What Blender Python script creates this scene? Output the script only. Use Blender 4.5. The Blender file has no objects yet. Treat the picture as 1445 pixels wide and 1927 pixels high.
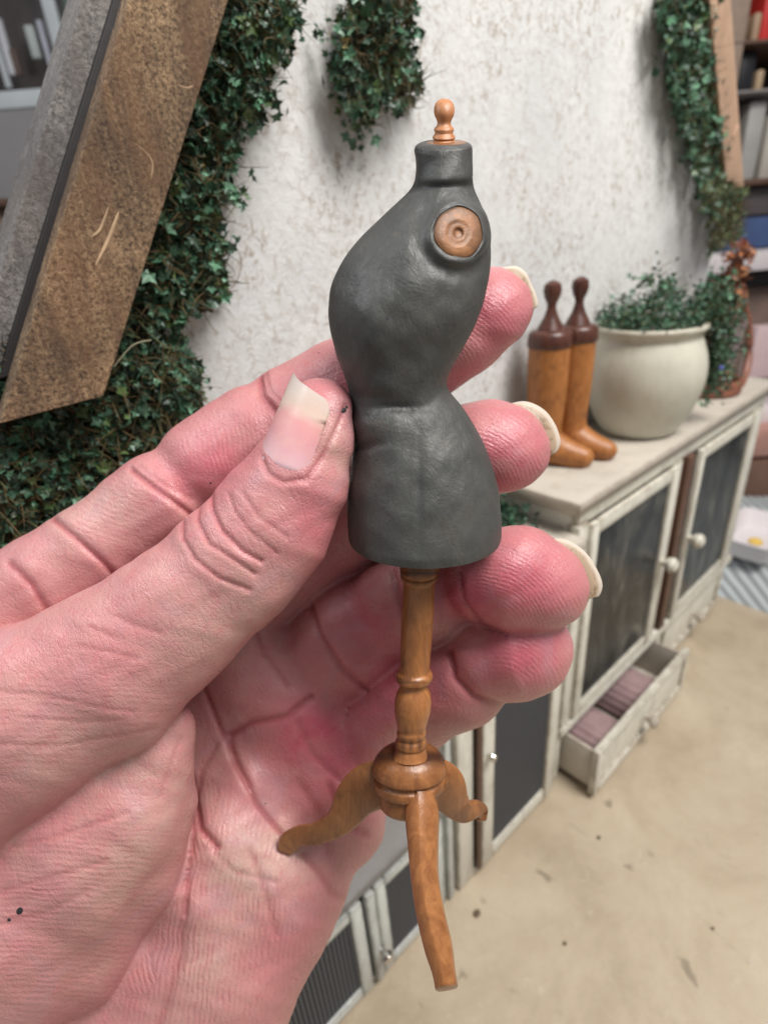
import bpy, bmesh, math, random
import numpy as np
from mathutils import Vector, Matrix
random.seed(7)
rng = np.random.default_rng(7)
D = bpy.data
SC = bpy.context.scene
COL = SC.collection

# ------------------------------------------------------------------ camera
FPX = 1027.0
CX, CY = 722.5, 963.5
def _n(v):
    v = np.array(v, float)
    return v / np.linalg.norm(v)
_dx = _n([2052-CX, 348-CY, FPX])
_dz = _n([896-CX, 3055-CY, FPX]); _dz = _n(_dz - _dx*_dx.dot(_dz))
_dy = np.cross(_dx, _dz)
RW = np.array([_dx, _dy, -_dz])           # camera frame (right, down, forward) -> world
S = 1.385                                 # size of the miniature room
CAMZ = 0.26*S
CAM = np.array([0, 0, CAMZ])
cam = D.cameras.new('camera'); camo = D.objects.new('camera', cam); COL.objects.link(camo)
m = Matrix(((RW[0][0], -RW[0][1], -RW[0][2]), (RW[1][0], -RW[1][1], -RW[1][2]), (RW[2][0], -RW[2][1], -RW[2][2])))
camo.matrix_world = Matrix.Translation(Vector(CAM)) @ m.to_4x4()
cam.sensor_fit = 'VERTICAL'; cam.sensor_height = 36.0; cam.lens = 36.0*FPX/1927.0
cam.clip_start = 0.005; cam.clip_end = 60
cam.dof.use_dof = True; cam.dof.focus_distance = 0.098; cam.dof.aperture_fstop = 17.0
SC.camera = camo

# ------------------------------------------------------------------ light
w = D.worlds.new('World'); SC.world = w; w.use_nodes = True
wn = w.node_tree.nodes; wn['Background'].inputs[0].default_value = (0.93, 0.96, 1.0, 1); wn['Background'].inputs[1].default_value = 0.33
def area(name, camframe, target, size, power, color=(1, 1, 1), sizey=None):
    l = D.lights.new(name, 'AREA'); l.energy = power; l.color = color; l.shape = 'RECTANGLE'; l.size = size; l.size_y = sizey or size
    o = D.objects.new(name, l); COL.objects.link(o)
    p = CAM + RW @ np.array(camframe); t = CAM + RW @ np.array(target)
    o.location = Vector(p)
    o.rotation_euler = (Vector(t)-Vector(p)).to_track_quat('-Z', 'Y').to_euler()
    return o
area('window_light', (0.42, -0.76, -0.42), (0.05, 0.03, 0.22), 0.40, 18.0, (1.0, 0.975, 0.94), 0.5)
area('room_light', (-0.70, -0.75, -0.20), (0.0, 0.0, 0.15), 0.3, 4.5, (0.93, 0.96, 1.0))
SC.view_settings.view_transform = 'Standard'; SC.view_settings.look = 'None'
SC.view_settings.exposure = 0.0; SC.view_settings.gamma = 1.0
SC.render.engine = 'CYCLES'
SC.cycles.use_denoising = True
SC.cycles.max_bounces = 6; SC.cycles.diffuse_bounces = 3; SC.cycles.glossy_bounces = 3; SC.cycles.transmission_bounces = 4

# ------------------------------------------------------------------ helpers
def ray(u, v): return RW @ np.array([(u-CX)/FPX, (v-CY)/FPX, 1.0])
def on_y(u, v, y):                        # pixel -> point on plane Y=y (room units)
    r = ray(u, v); return np.array([0, 0, .26]) + r*(y/r[1])
def on_z(u, v, z):
    r = ray(u, v); return np.array([0, 0, .26]) + r*((z-.26)/r[2])
D0 = 0.10
def P(u, v, ww):
    """hand space: 1 unit = 0.1 mm at 10 cm from the lens; ww = depth offset"""
    u = np.asarray(u, float); v = np.asarray(v, float); ww = np.asarray(ww, float)
    d = D0*np.exp(ww/FPX)
    c = np.stack([(u-CX)/FPX*d, (v-CY)/FPX*d, d], -1)
    return CAM + c @ RW.T

def tag(o, label=None, cat=None, group=None, kind=None):
    if label: o['label'] = label
    if cat: o['category'] = cat
    if group: o['group'] = group
    if kind: o['kind'] = kind
    return o
def link(name, me, parent=None):
    o = D.objects.new(name, me); COL.objects.link(o)
    if parent: o.parent = parent; o.matrix_parent_inverse = parent.matrix_world.inverted()
    return o
def empty(name, loc, **k):
    o = D.objects.new(name, None); COL.objects.link(o); o.location = Vector(loc)
    o.empty_display_size = 0.01
    bpy.context.view_layer.update()
    return tag(o, **k)
def mesh_np(name, V, F, mat, parent=None, smooth=True, attrs=None, cattrs=None):
    V = np.asarray(V, float)
    me = D.meshes.new(name)
    if isinstance(F, np.ndarray):
        k = F.shape[1]
        me.vertices.add(len(V)); me.vertices.foreach_set('co', V.ravel())
        me.loops.add(F.size); me.loops.foreach_set('vertex_index', F.ravel().astype(np.int32))
        me.polygons.add(len(F)); me.polygons.foreach_set('loop_start', (np.arange(len(F))*k).astype(np.int32))
        me.polygons.foreach_set('loop_total', np.full(len(F), k, np.int32))
        me.update(calc_edges=True)
    else:
        me.from_pydata([tuple(p) for p in V], [], [tuple(f) for f in F])
        bm = bmesh.new(); bm.from_mesh(me); bmesh.ops.recalc_face_normals(bm, faces=bm.faces[:]); bm.to_mesh(me); bm.free()
    me.polygons.foreach_set('use_smooth', np.full(len(me.polygons), smooth))
    for kk, a in (attrs or {}).items():
        at = me.attributes.new(kk, 'FLOAT', 'POINT'); at.data.foreach_set('value', np.asarray(a, np.float32))
    for kk, a in (cattrs or {}).items():
        at = me.attributes.new(kk, 'FLOAT_COLOR', 'POINT'); at.data.foreach_set('color', np.asarray(a, np.float32).ravel())
    me.materials.append(mat)
    me.update()
    if not isinstance(F, np.ndarray) and smooth: me.set_sharp_from_angle(angle=math.radians(60))
    return link(name, me, parent)

class MB:
    """collects shapes in room units; build() scales them and links ONE mesh"""
    def __init__(s): s.v = []; s.f = []
    def add(s, V, F):
        b = len(s.v); s.v += [tuple(p) for p in V]; s.f += [tuple(i+b for i in f) for f in F]; return s
    def box(s, x0, x1, y0, y1, z0, z1, bev=0.0006, M=None):
        bm = bmesh.new(); bmesh.ops.create_cube(bm, size=1)
        for q in bm.verts:
            q.co = Vector(((x0+x1)/2+q.co.x*(x1-x0), (y0+y1)/2+q.co.y*(y1-y0), (z0+z1)/2+q.co.z*(z1-z0)))
        b = min(bev, .3*min(abs(x1-x0), abs(y1-y0), abs(z1-z0)))
        if b > 0: bmesh.ops.bevel(bm, geom=bm.edges[:], offset=b, segments=2, affect='EDGES', profile=.5)
        bm.verts.index_update()
        V = [(M @ q.co if M else q.co.copy()) for q in bm.verts]; F = [[q.index for q in f.verts] for f in bm.faces]
        bm.free(); return s.add([tuple(p) for p in V], F)
    def lathe(s, c, prof, n=28, ax=(0, 0, 1), sx=1, sy=1):
        ax = Vector(ax).normalized(); q = Vector((0, 0, 1)).rotation_difference(ax)
        V = []; F = []
        for (r, h) in prof:
            for i in range(n):
                t = 2*math.pi*i/n
                V.append(tuple(Vector(c)+q @ Vector((r*math.cos(t)*sx, r*math.sin(t)*sy, h))))
        for j in range(len(prof)-1):
            for i in range(n):
                F.append((j*n+i, j*n+(i+1) % n, (j+1)*n+(i+1) % n, (j+1)*n+i))
        F.append(tuple(range(n))[::-1]); F.append(tuple(range((len(prof)-1)*n, len(prof)*n)))
        return s.add(V, F)
    def tube(s, pts, r, n=6):
        pts = [Vector(p) for p in pts]; V = []; F = []
        up = Vector((0.3, 0.2, 1)).normalized()
        for i, p in enumerate(pts):
            d = (pts[min(i+1, len(pts)-1)]-pts[max(i-1, 0)]).normalized()
            a = d.cross(up); a = a.normalized() if a.length > 1e-6 else Vector((1, 0, 0)); b = d.cross(a)
            rr = r[i] if hasattr(r, '__len__') else r
            for k in range(n):
                t = 2*math.pi*k/n; V.append(tuple(p+a*math.cos(t)*rr+b*math.sin(t)*rr))
        for i in range(len(pts)-1):
            for k in range(n): F.append((i*n+k, i*n+(k+1) % n, (i+1)*n+(k+1) % n, (i+1)*n+k))
        F.append(tuple(range(n))[::-1]); F.append(tuple(range((len(pts)-1)*n, len(pts)*n)))
        return s.add(V, F)
    def prism(s, poly, y0, y1):            # polygon in XZ extruded along Y
        n = len(poly); V = [(x, y0, z) for x, z in poly]+[(x, y1, z) for x, z in poly]
        F = [tuple(range(n)), tuple(range(2*n-1, n-1, -1))]+[(i, i+n, (i+1) % n+n, (i+1) % n) for i in range(n)]
        return s.add(V, F)
    def build(s, name, mat, parent=None, smooth=True, scale=None):
        V = np.array(s.v, float)*(S if scale is None else scale)
        me = D.meshes.new(name); me.from_pydata([tuple(p) for p in V], [], s.f)
        bm = bmesh.new(); bm.from_mesh(me); bmesh.ops.recalc_face_normals(bm, faces=bm.faces[:]); bm.to_mesh(me); bm.free()
        me.materials.append(mat)
        o = link(name, me, parent)
        if smooth:
            me.polygons.foreach_set('use_smooth', [True]*len(me.polygons))
            try: me.set_sharp_from_angle(angle=math.radians(38))
            except Exception: pass
        return o

# ------------------------------------------------------------------ materials
class NT:
    def __init__(s, name):
        s.m = D.materials.new(name); s.m.use_nodes = True; s.t = s.m.node_tree; s.n = s.t.nodes; s.b = s.n['Principled BSDF']
    def new(s, t, **k):
        x = s.n.new(t)
        for a, b in k.items(): setattr(x, a, b)
        return x
    def l(s, a, b): s.t.links.new(a, b)
    def coord(s, scale=(1, 1, 1), kind='Object', rot=(0, 0, 0)):
        c = s.new('ShaderNodeTexCoord'); mp = s.new('ShaderNodeMapping'); mp.inputs['Scale'].default_value = scale; mp.inputs['Rotation'].default_value = rot
        s.l(c.outputs[kind], mp.inputs[0]); return mp.outputs[0]
    def noise(s, vec, scale, detail=4, rough=.6, dist=0):
        x = s.new('ShaderNodeTexNoise'); x.inputs['Scale'].default_value = scale; x.inputs['Detail'].default_value = detail
        x.inputs['Roughness'].default_value = rough; x.inputs['Distortion'].default_value = dist
        if vec is not None: s.l(vec, x.inputs['Vector'])
        return x.outputs['Fac']
    def ramp(s, fac, stops, interp='LINEAR'):
        x = s.new('ShaderNodeValToRGB'); e = x.color_ramp.elements; x.color_ramp.interpolation = interp
        while len(e) < len(stops): e.new(.5)
        for q, (p, c) in zip(e, stops):
            q.position = p; q.color = (c if len(c) == 4 else (*c, 1)) if hasattr(c, '__len__') else (c, c, c, 1)
        s.l(fac, x.inputs[0]); return x.outputs[0]
    def mix(s, fac, a, b, mode='MIX'):
        x = s.new('ShaderNodeMix', data_type='RGBA', blend_type=mode)
        for i, q in ((0, fac), (6, a), (7, b)):
            if hasattr(q, 'is_linked'): s.l(q, x.inputs[i])
            elif hasattr(q, '__len__'): x.inputs[i].default_value = (*q[:3], 1)
            else: x.inputs[i].default_value = q
        return x.outputs[2]
    def math(s, op, a, b=None, c=None):
        x = s.new('ShaderNodeMath', operation=op)
        for i, q in enumerate((a, b, c)):
            if q is None: continue
            if hasattr(q, 'is_linked'): s.l(q, x.inputs[i])
            else: x.inputs[i].default_value = q
        return x.outputs[0]
    def attr(s, name, out='Fac'):
        x = s.new('ShaderNodeAttribute', attribute_name=name); return x.outputs[out]
    def bump(s, h, dist, strength=1.0, prev=None):
        x = s.new('ShaderNodeBump'); x.inputs['Strength'].default_value = strength; x.inputs['Distance'].default_value = dist
        s.l(h, x.inputs['Height'])
        if prev is not None: s.l(prev, x.inputs['Normal'])
        s.l(x.outputs[0], s.b.inputs['Normal']); return x.outputs[0]
    def fin(s, color=None, rough=None, **k):
        if color is not None:
            if hasattr(color, 'is_linked'): s.l(color, s.b.inputs['Base Color'])
            else: s.b.inputs['Base Color'].default_value = (*color[:3], 1)
        if rough is not None:
            if hasattr(rough, 'is_linked'): s.l(rough, s.b.inputs['Roughness'])
            else: s.b.inputs['Roughness'].default_value = rough
        for a, b in k.items(): s.b.inputs[a.replace('_', ' ')].default_value = b
        return s.m

def mat_plain(name, col, rough=.6, var=.18, scale=60, bump=.0003, **k):
    t = NT(name); c = t.coord()
    f = t.noise(c, scale, 5, .65)
    dk = tuple(x*(1-var) for x in col); lt = tuple(min(1, x*(1+var)) for x in col)
    col_ = t.ramp(f, [(.3, dk), (.7, lt)])
    if bump: t.bump(t.noise(c, scale*4, 4), bump, .5)
    return t.fin(col_, rough, **k)

def mat_plaster():
    t = NT('white_plaster'); c = t.coord()
    big = t.noise(c, 9, 4, .6)
    col = t.ramp(big, [(.3, (.58, .58, .585)), (.55, (.70, .695, .68)), (.75, (.76, .75, .725))])
    # stains: clusters of small brown-grey flecks
    fl = t.noise(t.coord((1, 1, .8)), 300, 6, .75, .8)
    cl = t.noise(c, 26, 4, .6)
    k = t.math('MULTIPLY', t.ramp(fl, [(.50, 0.), (.60, 1.)]), t.ramp(cl, [(.36, .12), (.60, .95)]))
    col = t.mix(k, col, (.33, .28, .22))
    s2 = t.ramp(t.noise(c, 150, 5, .7), [(.42, 0.), (.70, .6)])
    col = t.mix(s2, col, (.56, .54, .52))
    b1 = t.bump(t.noise(c, 240, 6, .7, .6), .0010, .6)
    t.bump(fl, .0005, .5, b1)
    return t.fin(col, .8)
def mat_floor():
    t = NT('beige_floor'); c = t.coord()
    col = t.ramp(t.noise(c, 14, 6, .65, .4), [(.3, (.36, .285, .195)), (.5, (.46, .375, .27)), (.72, (.54, .46, .345))])
    sp = t.ramp(t.noise(c, 62, 3, .5, .5), [(.68, 0.), (.76, .75)])
    col = t.mix(sp, col, (.21, .17, .12))
    st = t.ramp(t.noise(t.coord((1, .35, 1), rot=(0, 0, .6)), 110, 5, .7, 1.2), [(.62, 0.), (.75, .5)])
    col = t.mix(st, col, (.26, .215, .16))
    lt = t.ramp(t.noise(c, 85, 5, .7, 1.0), [(.6, 0.), (.75, .4)])
    col = t.mix(lt, col, (.60, .54, .45))
    t.bump(t.noise(c, 90, 6, .7), .0012, .5)
    return t.fin(col, .55)
def mat_cream(name='cream_paint', base=(.74, .715, .62), wear=(.20, .145, .095), amt=.75, edge=True):
    t = NT(name); c = t.coord()
    col = t.ramp(t.noise(c, 30, 5, .6), [(.35, tuple(x*.86 for x in base)), (.65, base)])
    k = t.ramp(t.noise(t.coord((1, 1, .45)), 75, 6, .75, .5), [(.50, 0.), (.66, amt*.8)])
    col = t.mix(k, col, tuple(x*.45+w_*.55 for x, w_ in zip(base, wear)))
    if edge:                                # paint rubbed off along the corners
        bv = t.new('ShaderNodeBevel'); bv.samples = 3; bv.inputs['Radius'].default_value = .0034
        ge = t.new('ShaderNodeNewGeometry'); dt = t.new('ShaderNodeVectorMath', operation='DOT_PRODUCT')
        t.l(bv.outputs[0], dt.inputs[0]); t.l(ge.outputs['Normal'], dt.inputs[1])
        e_ = t.math('SUBTRACT', 1., dt.outputs['Value'])
        e_ = t.math('MULTIPLY', t.ramp(e_, [(.004, 0.), (.05, .9)]), t.ramp(t.noise(c, 120, 4, .7), [(.38, .25), (.56, 1.)]))
        col = t.mix(e_, col, wear)
    t.bump(t.noise(t.coord((1, 1, .25)), 160, 5, .7), .0006, .5)
    return t.fin(col, .5)
def mat_beam(name, a, b, dk):
    t = NT(name); c = t.coord()
    sc = t.noise(c, 900, 8, .85, .35)
    col = t.ramp(sc, [(.40, dk), (.48, a), (.58, b)])
    big = t.noise(c, 24, 5, .65, .4)
    col = t.mix(t.ramp(big, [(.34, .6), (.62, 0.)]), col, tuple(x*.9 for x in dk))
    # grain running along the sloping board
    gr = t.noise(t.coord((1, 1, .10), rot=(0, .56, 0)), 210, 5, .7, .5)
    col = t.mix(t.ramp(gr, [(.42, 0.), (.62, .55)]), col, tuple(x*1.6 for x in dk))
    col = t.mix(t.ramp(t.noise(t.coord((1, 1, .22), rot=(0, .56, 0)), 60, 5, .7), [(.50, 0.), (.66, .55)]), col, (a[0]*.75, a[1]*.62, a[2]*.55))
    st = t.ramp(t.noise(c, 36, 4, .6, .5), [(.6, 0.), (.72, .3)])
    col = t.mix(st, col, tuple(min(1, x*1.25) for x in b))
    b1 = t.bump(sc, .0011, .9)
    t.bump(t.noise(c, 90, 4), .001, .5, b1)
    return t.fin(col, .85)
def mat_wood(name, a, b, dark=(.06, .025, .01), rough=.38, dk_amt=.6, grain=(1, 1, .12)):
    t = NT(name)
    col = t.ramp(t.noise(t.coord(grain), 420, 5, .65, .8), [(.3, a), (.7, b)])
    k = t.ramp(t.noise(t.coord(), 150, 6, .75), [(.53, 0.), (.68, dk_amt)])
    col = t.mix(k, col, dark)
    col = t.mix(t.ramp(t.attr('dirt_dark'), [(0., 0.), (1., 1.)]), col, dark)
    t.bump(t.noise(t.coord(grain), 700, 5, .7), .0003, .5)
    return t.fin(col, rough)
def mat_glass_dark():
    t = NT('dark_glass'); c = t.coord()
    col = t.ramp(t.noise(t.coord((1, 1, .5)), 42, 5, .65, 1.2), [(.36, (.012, .013, .014)), (.52, (.04, .042, .042)), (.62, (.10, .095, .08)), (.74, (.20, .21, .21))])  # pale smudges paint streaky reflections and dim items into the pane colour
    t.bump(t.noise(c, 60, 3), .0003, .4)
    t.fin(col, .22, Specular_IOR_Level=.25)
    t.b.inputs['Alpha'].default_value = .78
    return t.m
def mat_mesh_dark():
    t = NT('wire_gauze'); 
    wv = t.new('ShaderNodeTexWave'); wv.wave_type = 'BANDS'; wv.bands_direction = 'X'; wv.inputs['Scale'].default_value = 135; wv.inputs['Distortion'].default_value = .4
    t.l(t.coord(), wv.inputs['Vector'])
    col = t.ramp(wv.outputs['Fac'], [(.3, (.016, .017, .020)), (.9, (.11, .115, .125))])
    t.bump(wv.outputs['Fac'], .0004, .7)
    return t.fin(col, .55, Specular_IOR_Level=.15)
def mat_leaf(name='ivy_leaf'):
    t = NT(name)
    col = t.attr('tint', 'Color')
    n = t.noise(t.coord(), 700, 3)
    col = t.mix(t.ramp(n, [(.4, 0.), (.7, .35)]), col, (.16, .24, .17))
    return t.fin(col, .42, Specular_IOR_Level=.45)
def mat_skin():
    t = NT('skin'); c = t.coord()
    red = t.attr('red'); pale = t.attr('pale')
    base = t.mix(red, (.54, .30, .272), (.52, .098, .142))
    base = t.mix(pale, base, (.62, .43, .36))
    mo = t.noise(c, 130, 4, .6, .6)
    base = t.mix(t.ramp(mo, [(.40, 0.), (.66, .5)]), base, (.52, .20, .21))
    mo2 = t.noise(c, 85, 3, .6)
    base = t.mix(t.ramp(mo2, [(.50, 0.), (.70, .30)]), base, (.60, .37, .32))
    mo3 = t.noise(c, 420, 4, .7)
    base = t.mix(t.ramp(mo3, [(.50, 0.), (.68, .38)]), base, (.55, .17, .19))
    vein = t.ramp(t.noise(c, 60, 3, .5, 1.2), [(.56, 0.), (.66, .30)])
    base = t.mix(vein, base, (.46, .26, .30))
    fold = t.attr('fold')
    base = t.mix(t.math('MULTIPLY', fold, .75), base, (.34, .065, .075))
    # ridges (vertex phase) + fine cross creases
    ph = t.math('ADD', t.attr('phase'), t.math('MULTIPLY', t.noise(c, 200, 2, .5), 1.6))
    rd = t.math('SINE', t.math('MULTIPLY', ph, 6.2832))
    brk = t.ramp(t.noise(c, 420, 3, .6), [(.34, .15), (.6, 1.)])
    rd = t.math('MULTIPLY', t.math('MULTIPLY', rd, t.attr('rw')), brk)
    vo = t.new('ShaderNodeTexVoronoi'); vo.feature = 'DISTANCE_TO_EDGE'; vo.inputs['Scale'].default_value = 1150
    ns = t.new('ShaderNodeTexNoise'); ns.inputs['Scale'].default_value = 300; t.l(c, ns.inputs['Vector'])
    wr = t.mix(.0016, c, ns.outputs['Color']); t.l(wr, vo.inputs['Vector'])
    cell = t.ramp(vo.outputs['Distance'], [(.0, 0.), (.16, 1.)])
    b1 = t.bump(rd, .00008, .5)
    b2 = t.bump(cell, .00006, .45, b1)
    wr2 = t.noise(t.coord((1, .35, .35), rot=(.5, .3, .7)), 620, 5, .7, 1.0)
    b3 = t.bump(wr2, .00034, .55, b2)
    # network of thin irregular crease lines
    v2 = t.new('ShaderNodeTexVoronoi'); v2.feature = 'DISTANCE_TO_EDGE'; v2.inputs['Scale'].default_value = 1.0
    n2 = t.new('ShaderNodeTexNoise'); n2.inputs['Scale'].default_value = 260; n2.inputs['Detail'].default_value = 4; t.l(c, n2.inputs['Vector'])
    cc = t.coord((560, 230, 330), rot=(.4, .9, .5)); w2 = t.mix(1.0, cc, n2.outputs['Color'], 'ADD')
    t.l(w2, v2.inputs['Vector'])
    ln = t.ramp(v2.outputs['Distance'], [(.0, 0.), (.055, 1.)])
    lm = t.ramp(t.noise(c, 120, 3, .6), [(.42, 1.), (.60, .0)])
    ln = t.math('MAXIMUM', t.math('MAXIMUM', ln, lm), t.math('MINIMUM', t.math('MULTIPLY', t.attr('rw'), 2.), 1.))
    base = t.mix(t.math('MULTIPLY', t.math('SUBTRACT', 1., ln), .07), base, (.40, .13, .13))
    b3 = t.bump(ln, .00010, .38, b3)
    b4 = t.bump(t.noise(c, 200, 4, .6), .0006, .25, b3)
    t.bump(t.noise(c, 1500, 4, .8), .00016, .55, b4)
    ro = t.ramp(t.noise(c, 330, 4, .7), [(.35, .25), (.7, .42)])
    t.fin(base, ro, Specular_IOR_Level=.5)
    t.b.inputs['Subsurface Weight'].default_value = .2
    t.b.inputs['Coat Weight'].default_value = .0; t.b.inputs['Coat Roughness'].default_value = .22
    t.b.inputs['Subsurface Radius'].default_value = (1.0, .35, .2)
    t.b.inputs['Subsurface Scale'].default_value = .0025
    return t.m
def mat_nail():
    t = NT('fingernail')
    s_ = t.attr('along')
    rag = t.math('ADD', s_, t.math('MULTIPLY', t.math('SUBTRACT', t.noise(t.coord(), 200, 4), .5), .30))
    col = t.ramp(rag, [(0., (.74, .50, .52)), (.1, (.74, .46, .49)), (.45, (.72, .34, .36)), (.62, (.74, .36, .35)), (.76, (.72, .54, .45)), (1., (.68, .59, .53))])
    st = t.noise(t.coord((1, 1, 1)), 240, 4, .6)
    col = t.mix(t.ramp(st, [(.5, 0.), (.75, .3)]), col, (.78, .52, .40))
    col = t.mix(t.math('MULTIPLY', t.attr('dirt_dark'), .9), col, (.17, .10, .055))
    t.bump(t.noise(t.coord(), 400, 3), .0001, .4)
    t.fin(col, .27)
    t.b.inputs['Subsurface Weight'].default_value = .15; t.b.inputs['Subsurface Scale'].default_value = .001
    return t.m
def mat_nail_under():
    t = NT('nail_edge')
    col = t.ramp(t.attr('along'), [(0., (.26, .155, .10)), (.45, (.32, .22, .145)), (.76, (.38, .28, .195)), (.86, (.54, .45, .36)), (1., (.60, .52, .44))])
    k = t.ramp(t.noise(t.coord(), 600, 5, .7), [(.52, 0.), (.59, .9)])
    k = t.math('MULTIPLY', k, t.ramp(t.attr('along'), [(.6, .8), (.90, .0)]))

    col = t.mix(k, col, (.16, .09, .045))
    return t.fin(col, .35)
def mat_form():
    t = NT('grey_paint'); c = t.coord()
    col = t.ramp(t.noise(c, 90, 5, .65, .5), [(.3, (.045, .046, .042)), (.55, (.062, .062, .057)), (.75, (.085, .080, .070))])
    col = t.mix(t.ramp(t.noise(c, 170, 4, .7), [(.62, 0.), (.72, .4)]), col, (.12, .09, .065))
    col = t.mix(t.math('MULTIPLY', t.attr('dirt_dark'), .7), col, (.018, .017, .016))
    col = t.mix(t.ramp(t.noise(c, 640, 2, .5), [(.76, 0.), (.79, .8)]), col, (.02, .02, .03))
    s1 = t.noise(t.coord((1, 1, .22), rot=(.15, .1, 0)), 520, 5, .72, 1.4)
    s2 = t.noise(c, 210, 4, .65, .8)
    b1 = t.bump(s1, .00035, .55); t.bump(s2, .0005, .4, b1)
    ro = t.ramp(t.noise(c, 60, 4), [(.35, .40), (.7, .56)])
    return t.fin(col, ro)

M = dict(plaster=mat_plaster(), floor=mat_floor(), cream=mat_cream(amt=.9), greycream=mat_cream('grey_white_paint', (.62, .64, .60), (.12, .11, .10), .6),
    top=mat_cream('worn_top', (.52, .47, .40), (.22, .165, .12), .55), slate=mat_cream('grey_top', (.20, .19, .18), (.09, .08, .07), .5),
    beam=mat_beam('brown_beam', (.32, .195, .105), (.68, .47, .27), (.030, .018, .014)), grey_beam=mat_beam('grey_beam', (.28, .26, .245), (.56, .52, .49), (.10, .09, .088)),
    tan=mat_plain('tan_timber', (.42, .27, .18), .7, .15, 50), dark=mat_plain('gap_shade', (.02, .016, .016), .7),
    glass=mat_glass_dark(), gauze=mat_mesh_dark(), leaf=mat_leaf(), twig=mat_plain('twig', (.16, .10, .05), .8),
    leather=mat_wood('tan_wood', (.27, .095, .022), (.44, .175, .050), (.10, .035, .014), .42, .6, (1, 1, .3)), darkwood=mat_wood('dark_red_wood', (.055, .018, .012), (.11, .038, .024), (.012, .006, .005), .3, .5),
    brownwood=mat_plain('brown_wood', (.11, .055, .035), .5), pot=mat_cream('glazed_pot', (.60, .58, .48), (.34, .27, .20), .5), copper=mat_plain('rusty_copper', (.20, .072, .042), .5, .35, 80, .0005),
    steel=mat_plain('steel', (.62, .60, .57), .18, .08, 80, .0001, Metallic=1.0), lining=mat_plain('lilac_card', (.30, .20, .20), .7, .2, 90),
    skin=mat_skin(), nail=mat_nail(), nailu=mat_nail_under(), form=mat_form(),
    wood=mat_wood('orange_wood', (.22, .080, .026), (.41, .168, .056), (.050, .020, .010), .30, .55), finial=mat_wood('light_orange_wood', (.40, .155, .055), (.54, .23, .095), (.20, .07, .03), .45, .35))
M['plug'] = mat_wood('worn_plug_wood', (.30, .115, .035), (.46, .20, .075), (.07, .035, .018), .5, .8, (1, 1, 1))
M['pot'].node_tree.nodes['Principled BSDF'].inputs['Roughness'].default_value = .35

#HAND_BEGIN
# ------------------------------------------------------------------ hand: a distance field turned into one mesh
def hand_field():
    ua = np.concatenate([np.arange(-900, -30, 30), np.arange(-30, 1190, 4.0)])
    va = np.concatenate([np.arange(470, 1960, 4.0), np.arange(1960, 2700, 30)])
    wa = np.arange(-190, 560, 5.0)
    ax = [a.astype(np.float32) for a in (ua, va, wa)]
    shape = tuple(len(a) for a in ax)
    def cone(F, a, b, k, fl=1.0):
        """smooth-union a tapered capsule a->b, each (u, v, w, r)"""
        a = np.array(a, float); b = np.array(b, float)
        R = max(a[3], b[3])+k*1.2+14
        sl = []
        for i in range(3):
            lo = min(a[i], b[i])-R; hi = max(a[i], b[i])+R
            i0 = int(np.searchsorted(ax[i], lo)); i1 = int(np.searchsorted(ax[i], hi))
            sl.append(slice(max(0, i0-1), min(shape[i], i1+1)))
        sl = tuple(sl)
        U = ax[0][sl[0]][:, None, None]; V = ax[1][sl[1]][None, :, None]; W = ax[2][sl[2]][None, None, :]
        d = b-a; L2 = d[0]**2+d[1]**2+(d[2]*fl)**2
        pu, pv, pw = U-a[0], V-a[1], (W-a[2])*fl
        if L2 > 1e-3:
            t = np.clip((pu*d[0]+pv*d[1]+pw*d[2]*fl)/L2, 0, 1)
        else: t = np.zeros((1, 1, 1), np.float32)
        g = np.sqrt((pu-t*d[0])**2+(pv-t*d[1])**2+(pw-t*d[2]*fl)**2)-(a[3]+t*(b[3]-a[3]))
        cur = F[sl]
        if k > 0:
            h = np.clip(.5+.5*(cur-g)/k, 0, 1)
            F[sl] = (cur*(1-h)+g*h-k*h*(1-h)).astype(np.float32)
        else: F[sl] = np.minimum(cur, g)
    def chain(F, pts, k=25, fl=1.0):
        for a, b in zip(pts[:-1], pts[1:]): cone(F, a, b, k, fl)
    G = {}
    def new(): return np.full(shape, 400., np.float32)
    groups = []
    def finish(name, F): groups.append((name, F))
    for name, chains in HAND:
        F = new()
        for (pts, k, fl) in chains: chain(F, pts, k, fl)
        finish(name, F)
    names = [g[0] for g in groups]
    T = groups[0][1].copy(); gid = np.zeros(shape, np.int8)
    for i, (nm, F) in enumerate(groups[1:], 1):
        k = JOIN.get(nm, 8)
        gid[F < T] = i
        h = np.clip(.5+.5*(T-F)/k, 0, 1)
        T = T*(1-h)+F*h-k*h*(1-h)
    return ax, T, gid, names

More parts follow.
